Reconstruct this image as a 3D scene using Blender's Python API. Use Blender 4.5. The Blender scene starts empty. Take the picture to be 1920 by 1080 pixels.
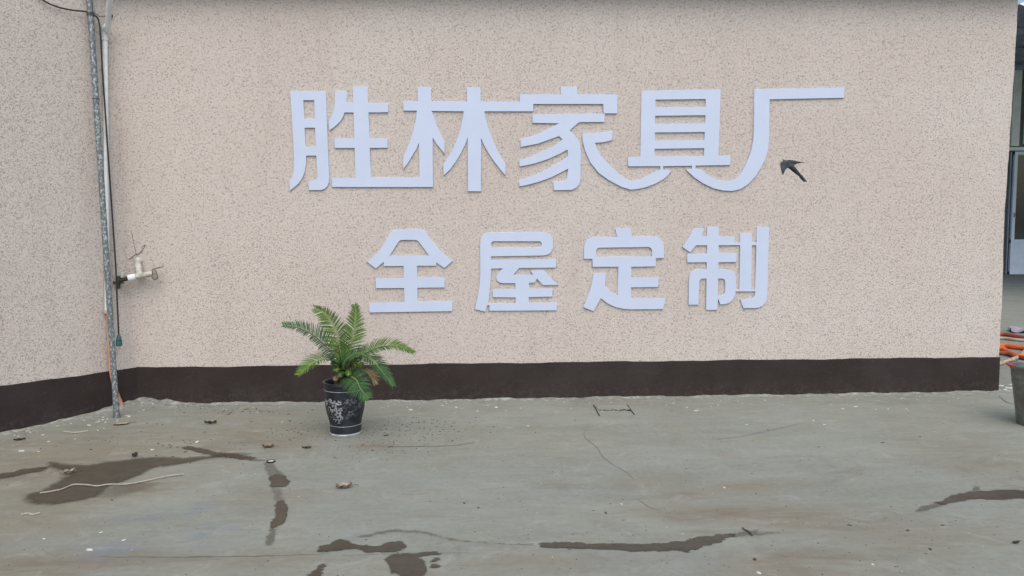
import bpy, bmesh, math, random
import numpy as np
from mathutils import Vector, Matrix, Euler, noise as mnoise

random.seed(7)
rng = np.random.default_rng(7)
S = bpy.context.scene
COL = S.collection
R = math.radians

# ------------------------------------------------------------------ camera
FPX = 1423.0                     # focal length in photo pixels (1920 wide)
CAM_H, CAM_D = 1.20, 5.22        # eye height, distance to the lettered wall (wall plane is y = 0)
cam_data = bpy.data.cameras.new('camera')
cam_data.sensor_width = 36.0
cam_data.lens = 36.0 * FPX / 1920.0
cam_data.clip_start, cam_data.clip_end = 0.05, 500.0
cam = bpy.data.objects.new('camera', cam_data)
COL.objects.link(cam)
CROT = (Matrix.Rotation(R(-2.1), 3, 'Z') @ Matrix.Rotation(R(90 - 4.62), 3, 'X') @ Matrix.Rotation(R(-0.4), 3, 'Z'))
CPOS = Vector((0, -CAM_D, CAM_H))
cam.matrix_world = Matrix.Translation(CPOS) @ CROT.to_4x4()
S.camera = cam

# ------------------------------------------------------------------ world, sun, exposure
SUN_EL, SUN_AZ = 55.0, 172.0     # overcast: a broad, weak sun high behind the camera
w = bpy.data.worlds.new('World'); S.world = w; w.use_nodes = True
nt = w.node_tree; bg = nt.nodes['Background']
sky = nt.nodes.new('ShaderNodeTexSky'); sky.sky_type = 'NISHITA'; sky.sun_disc = False
sky.sun_elevation = R(SUN_EL); sky.sun_rotation = R(SUN_AZ)
sky.air_density = 1.0; sky.dust_density = 3.5; sky.ozone_density = 1.0
nt.links.new(sky.outputs[0], bg.inputs[0]); bg.inputs[1].default_value = 0.13
sd = bpy.data.lights.new('sun', 'SUN'); sd.energy = 1.5; sd.angle = R(80); sd.color = (1.0, 0.975, 0.95)
sun = bpy.data.objects.new('sun', sd); COL.objects.link(sun)
az, el = R(SUN_AZ), R(SUN_EL)
sdir = Vector((math.sin(az) * math.cos(el), math.cos(az) * math.cos(el), math.sin(el)))
sun.rotation_euler = sdir.to_track_quat('Z', 'Y').to_euler(); sun.location = (0, -10, 15)
S.view_settings.view_transform = 'Standard'; S.view_settings.look = 'None'
S.view_settings.exposure = 0.46; S.view_settings.gamma = 1.0
S.view_settings.use_curve_mapping = False

# ------------------------------------------------------------------ measuring helpers (photo -> metres on real planes)
def ray(px, py):
    return CROT @ Vector(((px - 960) / FPX, -(py - 540) / FPX, -1))
def on_y(px, py, Y=0.0):
    d = ray(px, py); t = (Y - CPOS.y) / d.y; return CPOS + d * t
def on_z(px, py, Z=0.0):
    d = ray(px, py); t = (Z - CPOS.z) / d.z; return CPOS + d * t
def on_plane(px, py, p, n):
    d = ray(px, py); t = (p - CPOS).dot(n) / d.dot(n); return CPOS + d * t

# ------------------------------------------------------------------ mesh helpers
def link(name, mesh, mat=None, parent=None, loc=None, smooth=False):
    o = bpy.data.objects.new(name, mesh); COL.objects.link(o)
    if mat and not mesh.materials: mesh.materials.append(mat)
    if parent:
        o.parent = parent
    if loc is not None: o.location = loc
    if smooth: mesh.shade_smooth()
    return o
def tag(o, label, cat, group=None, kind=None):
    o['label'] = label
    if cat: o['category'] = cat
    if group: o['group'] = group
    if kind: o['kind'] = kind
    return o
def thing(name, label, cat, loc=(0, 0, 0), group=None):
    o = bpy.data.objects.new(name, None); COL.objects.link(o); o.location = loc; o.empty_display_size = .1
    return tag(o, label, cat, group)
def rebase(mesh, loc):
    mesh.transform(Matrix.Translation(-Vector(loc)))
class MB:
    """collects shapes in world metres; build() makes ONE mesh object relative to its parent's origin"""
    def __init__(s): s.v, s.f = [], []
    def add(s, vs, fs):
        n = len(s.v); s.v += [tuple(p) for p in vs]; s.f += [tuple(i + n for i in f) for f in fs]; return s
    def box(s, lo, hi):
        (a, b, c), (d, e, f) = lo, hi
        return s.add([(a,b,c),(d,b,c),(d,e,c),(a,e,c),(a,b,f),(d,b,f),(d,e,f),(a,e,f)],
                     [(3,2,1,0),(4,5,6,7),(0,1,5,4),(1,2,6,5),(2,3,7,6),(3,0,4,7)])
    def tube(s, pts, rad, seg=12, cap=True):
        pts = [Vector(p) for p in pts]; n = len(pts)
        rads = rad if isinstance(rad, (list, tuple)) else [rad] * n
        up = None; vs = []; fs = []
        for i, p in enumerate(pts):
            t = (pts[min(i+1, n-1)] - pts[max(i-1, 0)]).normalized()
            if up is None:
                up = Vector((0, 0, 1)) if abs(t.z) < .9 else Vector((0, 1, 0))
            up = (up - t * up.dot(t)).normalized(); b = t.cross(up)
            for k in range(seg):
                a = 2 * math.pi * k / seg
                vs.append(p + (up * math.cos(a) + b * math.sin(a)) * rads[i])
        for i in range(n - 1):
            for k in range(seg):
                fs.append((i*seg+k, i*seg+(k+1) % seg, (i+1)*seg+(k+1) % seg, (i+1)*seg+k))
        if cap:
            fs.append(tuple(range(seg))[::-1]); fs.append(tuple((n-1)*seg+k for k in range(seg)))
        return s.add(vs, [f[::-1] for f in fs])
    def lathe(s, prof, c=(0, 0, 0), seg=40, close=False):
        vs = []; fs = []
        for r, z in prof:
            for k in range(seg):
                a = 2 * math.pi * k / seg
                vs.append((c[0] + r * math.cos(a), c[1] + r * math.sin(a), c[2] + z))
        n = len(prof)
        for i in range(n if close else n - 1):
            j = (i + 1) % n
            for k in range(seg):
                fs.append((i*seg+k, i*seg+(k+1) % seg, j*seg+(k+1) % seg, j*seg+k))
        if not close and prof[0][0] > 0: fs.append(tuple(range(seg))[::-1])
        if not close and prof[-1][0] > 1e-6: fs.append(tuple((n-1)*seg+k for k in range(seg)))
        return s.add(vs, fs)
    def build(s, name, mat=None, parent=None, smooth=False, base=None):
        me = bpy.data.meshes.new(name); vs = s.v
        off = Vector(base) if base is not None else (root_loc(parent) if parent else Vector())
        me.from_pydata([tuple(Vector(p) - off) for p in vs], [], s.f); me.update()
        bm = bmesh.new(); bm.from_mesh(me); bmesh.ops.recalc_face_normals(bm, faces=bm.faces); bm.to_mesh(me); bm.free()
        o = link(name, me, mat, parent, smooth=False)
        if base is not None and not parent: o.location = base
        if smooth:
            me.shade_smooth()
            try: me.set_sharp_from_angle(angle=R(40))
            except Exception: pass
        return o
def root_loc(o):
    l = Vector()
    while o: l += o.location; o = o.parent
    return l
def catmull(pts, n=8):
    P = [Vector(p) for p in pts]; P = [P[0]*2-P[1]] + P + [P[-1]*2-P[-2]]; out = []
    for i in range(1, len(P) - 2):
        for k in range(n):
            t = k / n; a, b, c, d = P[i-1], P[i], P[i+1], P[i+2]
            out.append(.5*((2*b)+(c-a)*t+(2*a-5*b+4*c-d)*t*t+(3*b-a-3*c+d)*t**3))
    out.append(P[-2]); return out

# ------------------------------------------------------------------ material helpers
class N:
    def __init__(s, name):
        s.m = bpy.data.materials.new(name); s.m.use_nodes = True
        s.t = s.m.node_tree; s.b = s.t.nodes['Principled BSDF']; s.out = s.t.nodes['Material Output']
    def n(s, typ, **kw):
        x = s.t.nodes.new('ShaderNode' + typ)
        for k, v in kw.items():
            if k.startswith('i_'):
                x.inputs[k[2:].replace('_', ' ')].default_value = v
            else: setattr(x, k, v)
        return x
    def l(s, a, b): s.t.links.new(a, b)
    def pos(s, scale=(1, 1, 1)):
        g = s.n('NewGeometry'); m = s.n('Mapping'); m.inputs['Scale'].default_value = scale
        s.l(g.outputs['Position'], m.inputs[0]); return m.outputs[0]
    def obj(s, scale=(1, 1, 1)):
        g = s.n('TexCoord'); m = s.n('Mapping'); m.inputs['Scale'].default_value = scale
        s.l(g.outputs['Object'], m.inputs[0]); return m.outputs[0]
    def noise(s, vec, scale, detail=3, rough=.5, dist=0):
        x = s.n('TexNoise'); s.l(vec, x.inputs['Vector'])
        x.inputs['Scale'].default_value = scale; x.inputs['Detail'].default_value = detail
        x.inputs['Roughness'].default_value = rough; x.inputs['Distortion'].default_value = dist
        return x.outputs[0]
    def ramp(s, fac, a, b, lo=0.0, hi=1.0):
        x = s.n('MapRange'); x.interpolation_type = 'SMOOTHSTEP'; s.l(fac, x.inputs[0])
        for i, v in zip((1, 2, 3, 4), (a, b, lo, hi)): x.inputs[i].default_value = v
        return x.outputs[0]
    def mix(s, fac, a, b, mode='MIX'):
        x = s.n('Mix', data_type='RGBA', blend_type=mode)
        for sock, v in ((x.inputs[0], fac), (x.inputs[6], a), (x.inputs[7], b)):
            if hasattr(v, 'links'): s.l(v, sock)
            elif isinstance(v, (int, float)): sock.default_value = v
            else: sock.default_value = (*v[:3], 1)
        return x.outputs[2]
    def math(s, op, a, b=0.0):
        x = s.n('Math', operation=op)
        for sock, v in ((x.inputs[0], a), (x.inputs[1], b)):
            if hasattr(v, 'links'): s.l(v, sock)
            else: sock.default_value = v
        return x.outputs[0]
    def bump(s, h, strength=.3, dist=.01, normal=None):
        x = s.n('Bump'); s.l(h, x.inputs['Height']); x.inputs['Strength'].default_value = strength
        x.inputs['Distance'].default_value = dist; s.l(x.outputs[0], s.b.inputs['Normal']); return x
    def col(s, c):
        if hasattr(c, 'links'): s.l(c, s.b.inputs['Base Color'])
        else: s.b.inputs['Base Color'].default_value = (*c, 1)
        return s
    def rough(s, r, metal=0.0, spec=.5):
        if hasattr(r, 'links'): s.l(r, s.b.inputs['Roughness'])
        else: s.b.inputs['Roughness'].default_value = r
        s.b.inputs['Metallic'].default_value = metal; s.b.inputs['Specular IOR Level'].default_value = spec
        return s

def simple(name, c, r=.6, metal=0.0, var=.15, scale=30, spec=.4):
    m = N(name); p = m.obj()
    f = m.ramp(m.noise(p, scale, 4, .6), .3, .7)
    m.col(m.mix(f, [x*(1-var) for x in c], [x*(1+var) for x in c])); m.rough(r, metal, spec)
    m.bump(m.noise(p, scale*4, 2), .08, .002)
    return m.m

# stucco: pale pink-beige sprayed coat with dark specks and small pits, their shade put into the colour
m = N('speckled_stucco'); p = m.pos()
n1 = m.noise(p, 92, 1.5, .5, 1.0); n2 = m.noise(p, 140, 1.5, .5, .5)
pit = m.math('MAXIMUM', m.ramp(n1, .44, .35), m.math('MULTIPLY', m.ramp(n2, .42, .33), .8))
big = m.ramp(m.noise(p, .9, 3, .5), .3, .7); mid = m.ramp(m.noise(p, 7, 3, .6), .3, .7)
fine = m.ramp(m.noise(p, 150, 2, .6), .5, .75)
c = m.mix(big, (.525, .468, .425), (.555, .510, .468))
c = m.mix(m.math('MULTIPLY', mid, .4), c, (.50, .455, .42))
st = m.ramp(m.noise(m.pos((3.2, 3.2, .35)), 1.6, 5, .65, .3), .52, .74)
c = m.mix(m.math('MULTIPLY', st, .22), c, (.40, .345, .315))
bo = m.ramp(m.noise(p, 3.1, 6, .7, .5), .62, .74); c = m.mix(m.math('MULTIPLY', bo, .16), c, (.60, .575, .55))
c = m.mix(m.math('MULTIPLY', fine, .45), c, (.60, .56, .53))
c = m.mix(m.math('MULTIPLY', pit, .50), c, (.14, .12, .11))
m.col(c); m.rough(.85, 0, .2)
m.bump(m.math('SUBTRACT', m.noise(p, 80, 3, .6), pit), .5, .004)
M_STUCCO = m.m

m = N('brown_plinth_paint'); p = m.pos()
f = m.ramp(m.noise(p, 3, 5, .6), .3, .7); g = m.ramp(m.noise(p, 140, 2), .72, .78)
low = m.ramp(m.noise(m.pos((1, 1, 4)), 5, 4, .6), .55, .75)
c = m.mix(f, (.022, .0150, .0140), (.032, .024, .023)); c = m.mix(m.math('MULTIPLY', low, .25), c, (.055, .052, .052))
c = m.mix(m.math('MULTIPLY', g, .5), c, (.3, .29, .27))
z = m.n('SeparateXYZ'); m.l(p, z.inputs[0])
mud = m.math('MULTIPLY', m.ramp(z.outputs[2], .14, .0), m.ramp(m.noise(p, 26, 6, .75), .45, .68)); c = m.mix(m.math('MULTIPLY', mud, .22), c, (.12, .115, .105))
scf = m.ramp(m.noise(m.pos((1, 1, 3)), 11, 6, .75, 1.0), .60, .72); c = m.mix(m.math('MULTIPLY', scf, .22), c, (.11, .10, .10))
m.col(c); m.rough(.72, 0, .3); m.bump(m.noise(p, 90, 3, .6), .5, .004)
M_PLINTH = m.m

def concrete(name, wet=0.0):
    m = N(name); p = m.pos(); ps = m.pos((.7, 1.7, 1)); pf = m.pos((.5, 1.9, 1))
    a = m.ramp(m.noise(ps, 1.1, 5, .6, .4), .3, .7)
    b = m.ramp(m.noise(pf, 6, 5, .65, .6), .35, .7)
    d = m.ramp(m.noise(p, 34, 4, .7), .35, .7)
    c = m.mix(a, (.174, .192, .162), (.238, .260, .222))
    a2 = m.ramp(m.noise(p, 1.7, 5, .65, .8), .38, .62); a3 = m.ramp(m.noise(ps, 4.5, 5, .7, 1.0), .45, .7)
    c = m.mix(m.math('MULTIPLY', a2, .45), c, (.224, .247, .230)); c = m.mix(m.math('MULTIPLY', a3, .55), c, (.203, .197, .152))
    c = m.mix(m.math('MULTIPLY', b, .38), c, (.145, .153, .135))
    c = m.mix(m.math('MULTIPLY', d, .25), c, (.30, .325, .30))
    at = m.n('Attribute', attribute_name='stain'); sp = m.n('SeparateColor'); m.l(at.outputs['Color'], sp.inputs[0])
    br = m.math('MULTIPLY', sp.outputs[0], m.ramp(m.noise(ps, 3.4, 7, .75, .9), .24, .56))
    c = m.mix(m.math('MULTIPLY', br, .85), c, (.180, .160, .118))
    br2 = m.math('MULTIPLY', sp.outputs[0], m.ramp(m.noise(pf, 5, 6, .7, 1), .42, .66))
    c = m.mix(m.math('MULTIPLY', br2, .5), c, (.115, .095, .072))
    bl = m.math('MULTIPLY', sp.outputs[1], m.ramp(m.noise(pf, 3.6, 6, .7, 1), .35, .68))
    c = m.mix(m.math('MULTIPLY', bl, .7), c, (.125, .155, .205))
    wh = m.math('MULTIPLY', sp.outputs[2], m.ramp(m.noise(p, 21, 4, .7, .5), .50, .62))
    c = m.mix(m.math('MULTIPLY', wh, .5), c, (.47, .47, .45))
    spk = m.ramp(m.noise(p, 85, 2, .5), .30, .25)
    c = m.mix(m.math('MULTIPLY', spk, .45), c, (.07, .066, .06))
    sc = m.ramp(m.noise(m.pos((.8, 6, 1)), 9, 6, .75, 1.5), .585, .66); c = m.mix(m.math('MULTIPLY', sc, .45), c, (.12, .12, .105))
    du = m.ramp(m.noise(p, 5.5, 6, .75, .9), .55, .68); c = m.mix(m.math('MULTIPLY', du, .26), c, (.34, .35, .33))
    dk = m.ramp(m.noise(p, 2.3, 7, .75, .7), .56, .72); c = m.mix(m.math('MULTIPLY', dk, .48), c, (.135, .135, .112))
    m.rough(.88, 0, .25)
    m.bump(m.math('ADD', m.noise(p, 60, 4, .65), m.math('MULTIPLY', m.noise(pf, 8, 4, .6), .8)), .35, .004)
    if wet:
        c = m.mix(wet, c, (.27, .215, .17), 'MULTIPLY'); m.rough(.42, 0, .35)
        m.b.inputs['Normal'].links and m.t.links.remove(m.b.inputs['Normal'].links[0])
        ed = m.n('Attribute', attribute_name='edge'); so = m.n('Attribute', attribute_name='soft')
        nz = m.math('SUBTRACT', m.noise(ps, 32, 5, .75, .6), .5)
        nz2 = m.math('SUBTRACT', m.noise(p, 7, 4, .7), .5)
        wob = m.math('ADD', m.math('MULTIPLY', nz, .060), m.math('MULTIPLY', nz2, m.math('MULTIPLY', so.outputs['Fac'], .6)))
        nz3 = m.math('SUBTRACT', m.noise(p, 13, 4, .7, .5), .5)
        e = m.math('ADD', m.math('ADD', ed.outputs['Fac'], wob), m.math('MULTIPLY', nz3, .045))
        x = m.n('MapRange'); x.interpolation_type = 'SMOOTHSTEP'; m.l(e, x.inputs[0])
        m.l(m.math('ADD', so.outputs['Fac'], .002), x.inputs[1]); m.l(m.math('MULTIPLY', so.outputs['Fac'], -1.0), x.inputs[2])
        x.inputs[3].default_value = 0; x.inputs[4].default_value = 1
        de = m.n('Attribute', attribute_name='depth')
        var = m.ramp(m.noise(p, 14, 4, .7), .3, .6, .82, 1.0)
        m.l(m.math('MULTIPLY', m.math('MULTIPLY', x.outputs[0], de.outputs['Fac']), var), m.b.inputs['Alpha'])
    m.col(c)
    return m.m
M_CONC = concrete('worn_concrete'); M_WET = concrete('wet_concrete', 1.0)

m = N('letter_board'); p = m.obj()
m.col(m.mix(m.ramp(m.noise(p, 6, 3), .3, .7), (.470, .545, .690), (.488, .562, .708))); m.rough(.42, 0, .4); M_LETTER = m.m

m = N('galvanised_pipe'); p = m.obj((1, 1, .6))
v = m.n('TexVoronoi'); m.l(p, v.inputs['Vector']); v.inputs['Scale'].default_value = 85
c = m.mix(m.ramp(v.outputs['Distance'], .15, .6), (.34, .38, .395), (.12, .145, .155))
c = m.mix(m.math('MULTIPLY', m.ramp(m.noise(p, 14, 4, .6), .5, .68), .6), c, (.12, .14, .155)); c = m.mix(m.math('MULTIPLY', m.ramp(m.noise(p, 60, 3), .6, .7), .5), c, (.5, .53, .54))
m.col(c); m.rough(.6, .25, .4); m.bump(v.outputs['Distance'], .2, .002); M_GALV = m.m
m = N('bucket_zinc'); p = m.obj()
v = m.n('TexVoronoi'); m.l(p, v.inputs['Vector']); v.inputs['Scale'].default_value = 45
c = m.mix(v.outputs['Distance'], (.17, .172, .165), (.26, .262, .25)); c = m.mix(m.ramp(m.noise(p, 8, 5, .7), .45, .7), c, (.16, .145, .12))
m.col(c); m.rough(.5, .75, .5); M_ZINC = m.m
M_PVC = simple('white_pvc', (.66, .70, .70), .45, 0, .08, 20)
M_PVC2 = simple('grimy_pvc', (.42, .41, .37), .6, 0, .3, 40)
M_PVCN = simple('clean_pvc_collar', (.72, .74, .75), .4, 0, .05, 30)
M_SALMON = simple('salmon_pipe', (.52, .27, .17), .55, 0, .18, 18)
M_BLACK = simple('black_cable', (.022, .022, .024), .55, 0, .2, 60)
M_WIRE = simple('dull_wire', (.14, .14, .135), .55, .5, .3, 60)
M_TEAL = simple('teal_plastic', (.02, .105, .115), .45, 0, .2, 40)
M_DKMETAL = simple('tarnished_brass', (.055, .05, .035), .5, .5, .4, 60)
M_TAPGREY = simple('tap_grey', (.25, .24, .20), .5, .3, .4, 60)
M_RUST = simple('rusty_iron', (.028, .024, .021), .8, .2, .35, 60)
M_EAVE = simple('eave_render', (.20, .165, .145), .85, 0, .15, 8)
M_DEADLEAF = simple('dead_leaf', (.27, .225, .175), .75, 0, .35, 40)
M_LEAFBROWN = simple('brown_leaf', (.17, .115, .07), .7, 0, .4, 40)
M_LEAFDARK = simple('dark_leaf', (.05, .04, .032), .8, 0, .4, 40)
M_STRING = simple('pale_string', (.33, .30, .255), .8, 0, .15, 80)
M_TWIG = simple('dry_twig', (.075, .06, .048), .8, 0, .3, 60)
M_CRUMB = simple('dark_crumbs', (.045, .042, .036), .9, 0, .5, 200)
M_FLECK = simple('plaster_fleck', (.47, .475, .455), .85, 0, .2, 100)
M_SOIL = simple('potting_soil', (.035, .027, .02), .95, 0, .5, 90)
M_ORANGE = simple('orange_hose', (.55, .115, .03), .5, 0, .2, 12)
M_RUSTHOSE = simple('faded_red_hose', (.26, .075, .045), .6, 0, .25, 12)
M_BEIGE = simple('beige_hose', (.38, .31, .24), .6, 0, .2, 12)
M_PURPLE = simple('mauve_cloth', (.24, .22, .27), .85, 0, .2, 20)
M_RED = simple('red_grip', (.42, .055, .06), .5, 0, .15, 40)
M_DARKSTEEL = simple('dark_sheet_steel', (.26, .31, .36), .5, .3, .2, 3)
M_TEALPANEL = simple('pale_teal_panel', (.74, .86, .85), .5, 0, .08, 3)
M_ALU = simple('blue_white_aluminium', (.66, .76, .88), .4, 0, .05, 6)
M_FACADE = simple('grey_render', (.14, .155, .155), .85, 0, .2, 4)
M_RUBBLE = simple('brown_sill', (.12, .10, .085), .9, 0, .4, 30)
m = N('door_glass'); m.col((.035, .05, .052)); m.rough(.06, 0, .7); M_GLASS = m.m
m = N('translucent_skylight'); tr = m.n('BsdfTranslucent'); tr.inputs[0].default_value = (.95, .93, .88, 1); m.l(tr.outputs[0], m.out.inputs[0]); M_SKYL = m.m
m = N('swallow_feathers'); p = m.obj()
m.col(m.mix(m.ramp(m.noise(p, 40, 4), .35, .65), (.022, .025, .030), (.042, .048, .056))); m.rough(.6, 0, .3); M_BIRD = m.m
m = N('black_glazed_pot'); p = m.obj()
c = m.mix(m.ramp(m.noise(p, 14, 5, .6), .35, .7), (.012, .014, .019), (.028, .033, .042)); m.col(c)
m.rough(.38, 0, .45); m.bump(m.noise(p, 60, 3), .15, .002); M_POT = m.m
M_POTGREY = simple('pot_grey_glaze', (.27, .29, .31), .6, 0, .35, 60)
M_POTDIM = simple('pot_dim_grey', (.095, .105, .12), .6, 0, .4, 60)  # darker copy of the pattern grey, mostly on the right half
M_POTFOOT = simple('pot_bare_foot', (.30, .32, .33), .7, 0, .3, 40)
def leafmat(name, a, b):
    m = N(name); p = m.obj(); at = m.n('Attribute', attribute_name='tint')
    f = m.math('ADD', m.math('MULTIPLY', at.outputs['Fac'], .95), m.math('MULTIPLY', m.noise(p, 18, 3), .3))
    m.col(m.mix(m.ramp(f, .1, .95), a, b)); m.rough(.6, 0, .2)
    return m.m
M_FROND = leafmat('palm_green', (.020, .055, .013), (.100, .180, .032))
M_FRONDDK = leafmat('palm_deep_green', (.012, .044, .017), (.046, .112, .036))
M_FRONDDEAD = leafmat('palm_dead', (.22, .15, .07), (.42, .33, .18))
M_RACHIS = simple('palm_rachis', (.19, .25, .075), .5, 0, .2, 20)
M_RACHISDK = simple('palm_rachis_dark', (.035, .045, .02), .5, 0, .3, 20)
M_TRUNK = simple('palm_trunk', (.11, .075, .04), .9, 0, .5, 40)

# ------------------------------------------------------------------ key geometry
corner = on_y(259, 757); corner.z = 0
leftpt = on_z(0, 813)
LD = (Vector((leftpt.x, leftpt.y, 0)) - corner).normalized()       # left wall runs this way from the corner
ctop = on_y(213, 100)                    # the corner leans a little
CL = (ctop - corner) / ctop.z          # sideways run of the corner per metre of height
LN = LD.cross(CL).normalized();  LN = LN if LN.dot(CPOS - corner) > 0 else -LN
def on_left(px, py, off=0.0): return on_plane(px, py, corner + LN * off, LN)
X0 = corner.x
edge = [(on_y(px, py).x, on_y(px, py).z) for px, py in
        ((1911, -30), (1909, 0), (1902, 130), (1893, 260), (1887, 350), (1883, 410), (1879.6, 550), (1873, 660), (1871, 735))]
edge[-1] = (edge[-1][0], -.05)
X1 = max(e[0] for e in edge)
ZT = on_y(960, -26).z                  # underside of the eave
DADO_L, DADO_R = on_y(252, 689).z, on_y(1871, 669).z
print('corner', corner, 'left', leftpt, 'ZT', ZT, 'dado', DADO_L, DADO_R, 'X1', X1, 'base check', on_y(960, 749).z, on_y(1871,737).z, on_y(300,760).z)

# ------------------------------------------------------------------ ground
def gz(x, y):
    """height of the concrete at x, y: a few millimetres of waviness and a rough mortar fillet along the walls"""
    d = np.abs(y); d2 = np.abs((x - corner.x) * LN.x + (y - corner.y) * LN.y); d2 = np.where(x < corner.x + .3, d2, 9)
    dm = np.minimum(np.where(x < X1 + .15, d, 9), d2)
    k = np.sin(x*7.3+1)+np.sin(x*17.1+y*9)+np.sin(x*41+y*23+2)*.7+np.sin(x*83+y*51)*.5
    z = .0025*np.sin(x*2.1+y*1.3)*np.sin(y*2.7+.4)
    z = z + np.exp(-(dm/.03)**2)*(.007+.0028*k)
    z = z + .042*np.exp(-((x-corner.x-.06)/.20)**2)*np.exp(-(dm/.08)**2)*(1+.18*np.sin(x*37)+.12*np.sin(x*71+y*40))
    return z
def gpt(px, py, up=0.0):
    q = on_z(px, py); q = Vector((q.x, q.y, float(gz(np.array(q.x), np.array(q.y))) + up)); return q
xs = np.unique(np.concatenate([np.linspace(-70, -5.2, 14), np.arange(-5.2, 5.2, .026), np.linspace(5.2, 70, 14)]))
ys = np.unique(np.concatenate([np.linspace(-60, -4.6, 12), np.arange(-4.6, -.25, .03), np.arange(-.25, .06, .011), np.linspace(.06, 90, 16)]))
XX, YY = np.meshgrid(xs, ys)
ZZ = gz(XX, YY)
nx, ny = len(xs), len(ys)
me = bpy.data.meshes.new('ground')
me.vertices.add(nx*ny); me.vertices.foreach_set('co', np.stack([XX, YY, ZZ], -1).astype(np.float32).ravel())
I = (np.arange(ny-1)[:, None]*nx + np.arange(nx-1)[None, :]).ravel()
quads = np.stack([I, I+1, I+1+nx, I+nx], -1).astype(np.int32)
me.loops.add(quads.size); me.polygons.add(len(quads))
me.loops.foreach_set('vertex_index', quads.ravel()); me.polygons.foreach_set('loop_start', np.arange(0, quads.size, 4, dtype=np.int32))
me.update(calc_edges=True)
def blob(px, py, rx, ry, s):
    c = on_z(px, py); a = (on_z(px+rx, py) - c).length; b = (on_z(px, py-ry) - c).length
    return c.x, c.y, a, b, s
BROWN = [(150,858,260,55,.95),(420,822,200,36,.8),(80,1062,260,26,1),(380,1056,260,22,.7),(265,918,75,16,1),(60,960,160,55,.8),
 (1350,962,200,18,1),(1500,972,190,26,.9),(1400,915,90,11,.9),(1300,930,90,30,.7),(1225,905,110,18,.6),(1060,908,80,9,.6),(1500,1058,170,30,1),
 (700,836,50,9,.8),(1850,862,150,50,.6),(500,940,140,40,.45),(760,1070,160,25,.4),(980,1055,200,26,.6),(1700,1010,200,40,.7),(1480,905,60,9,.5),
 (560,1060,60,18,.5),(1000,830,300,45,.3),(1750,790,160,30,.3),(470,780,120,20,.5),(1100,760,500,12,.3), (1420,1000,250,15,.5)]
BLUE = [(400,1000,80,24,.9),(215,1030,60,16,.9),(270,975,60,14,.6),(1320,1050,50,12,.6),(370,960,30,20,.6),(860,905,300,30,.25),(640,1000,60,14,.4)]
def field(lst):
    F = np.zeros_like(XX)
    for t in lst:
        x, y, a, b, s = blob(*t); F = np.maximum(F, s*np.exp(-(((XX-x)/a)**2+((YY-y)/b)**2)*.9))
    return F
d2 = np.abs((XX - corner.x)*LN.x + (YY - corner.y)*LN.y); d2 = np.where(XX < corner.x+.2, d2, 9)
WH = np.exp(-(np.minimum(np.where(XX < X1+.25, np.abs(YY), 9), d2)/.10)**2)
base_b = np.full_like(XX, .15)
stain = np.stack([np.maximum(field(BROWN), base_b), field(BLUE), WH, np.ones_like(XX)], -1).astype(np.float32)
at = me.attributes.new('stain', 'FLOAT_COLOR', 'POINT'); at.data.foreach_set('color', stain.ravel())
ground = link('ground', me, M_CONC, smooth=True); ground['kind'] = 'structure'; ground['label'] = 'worn grey concrete yard with brown dirt stains and damp streaks'

def strip(pts, wid, name, mat, up=.003, parent=None, jit=.3):
    P = catmull([gpt(*q) for q in pts], 10); vs = []; fs = []
    for i, q in enumerate(P):
        t = (P[min(i+1, len(P)-1)] - P[max(i-1, 0)]); t.z = 0; t.normalize(); nrm = Vector((-t.y, t.x, 0))
        k = wid*(.4+.6*math.sin(math.pi*min(1, max(0, i/(len(P)-1)))))*(1+random.uniform(-jit, jit)); j = nrm*random.uniform(-1, 1)*wid*.8
        for sgn in (-1, 1):
            v = q + j + nrm*k*sgn; v.z = float(gz(np.array(v.x), np.array(v.y))) + up; vs.append(v)
    for i in range(len(P)-1): fs.append((2*i, 2*i+2, 2*i+3, 2*i+1))
    return MB().add(vs, fs).build(name, mat, parent)
M_CRACK = simple('crack_dark_grey', (.145, .148, .13), .95, 0, .3, 60)  # dark grey of the thin lines on the ground
M_CRACKF = simple('faint_joint', (.175, .18, .155), .95, 0, .4, 12)
for pts, wd, mt in (
    ([(1104,792),(1096,818),(1118,838),(1130,856),(1150,872),(1172,884),(1188,898)], .0016, M_CRACK),
    ([(1278,826),(1360,822),(1440,808),(1520,790)], .0018, M_CRACKF),
    ([(690,838),(770,838),(850,836),(905,828)], .0035, M_CRACKF),
    ([(180,1044),(330,1045),(480,1043),(620,1039)], .0022, M_CRACKF),
    ([(640,1042),(760,1038),(900,1037)], .0016, M_CRACKF),
    ([(1190,932),(1215,948),(1235,956)], .0016, M_CRACKF),
    ([(1873,742),(1884,752),(1896,757),(1912,760)], .004, M_CRACK)):  # this last strip is the black wire on the ground, not a crack
    strip(pts, wd, 'crack', mt, parent=ground)

# ------------------------------------------------------------------ the lettered building
bld = thing('building', 'pink-beige speckled stucco building with dark brown plinth carrying white lettering', 'building', (X0, 0, 0))
mb = MB(); zs = []
NX = 60
levels = sorted(edge, key=lambda e: e[1])
def edge_x(z):
    return float(np.interp(z, [e[1] for e in levels], [e[0] for e in levels]))
zl = list(np.linspace(-.05, ZT + .3, 34))
BACK = 5.0
vs = []; fs = []
for z in zl:
    ex = edge_x(z) + .0015*math.sin(z*23) + .001*math.sin(z*61)
    cx = X0 + CL.x*z
    vs += [(cx, 0, z), (ex, 0, z), (ex + .02, BACK, z), (cx, BACK, z)]
for i in range(len(zl)-1):
    for k in range(4): fs.append((4*i+k, 4*i+(k+1) % 4, 4*i+4+(k+1) % 4, 4*i+4+k))
fs.append((4*(len(zl)-1), 4*(len(zl)-1)+1, 4*(len(zl)-1)+2, 4*(len(zl)-1)+3))
mb.add(vs, fs).build('stucco_wall', M_STUCCO, bld)
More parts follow.
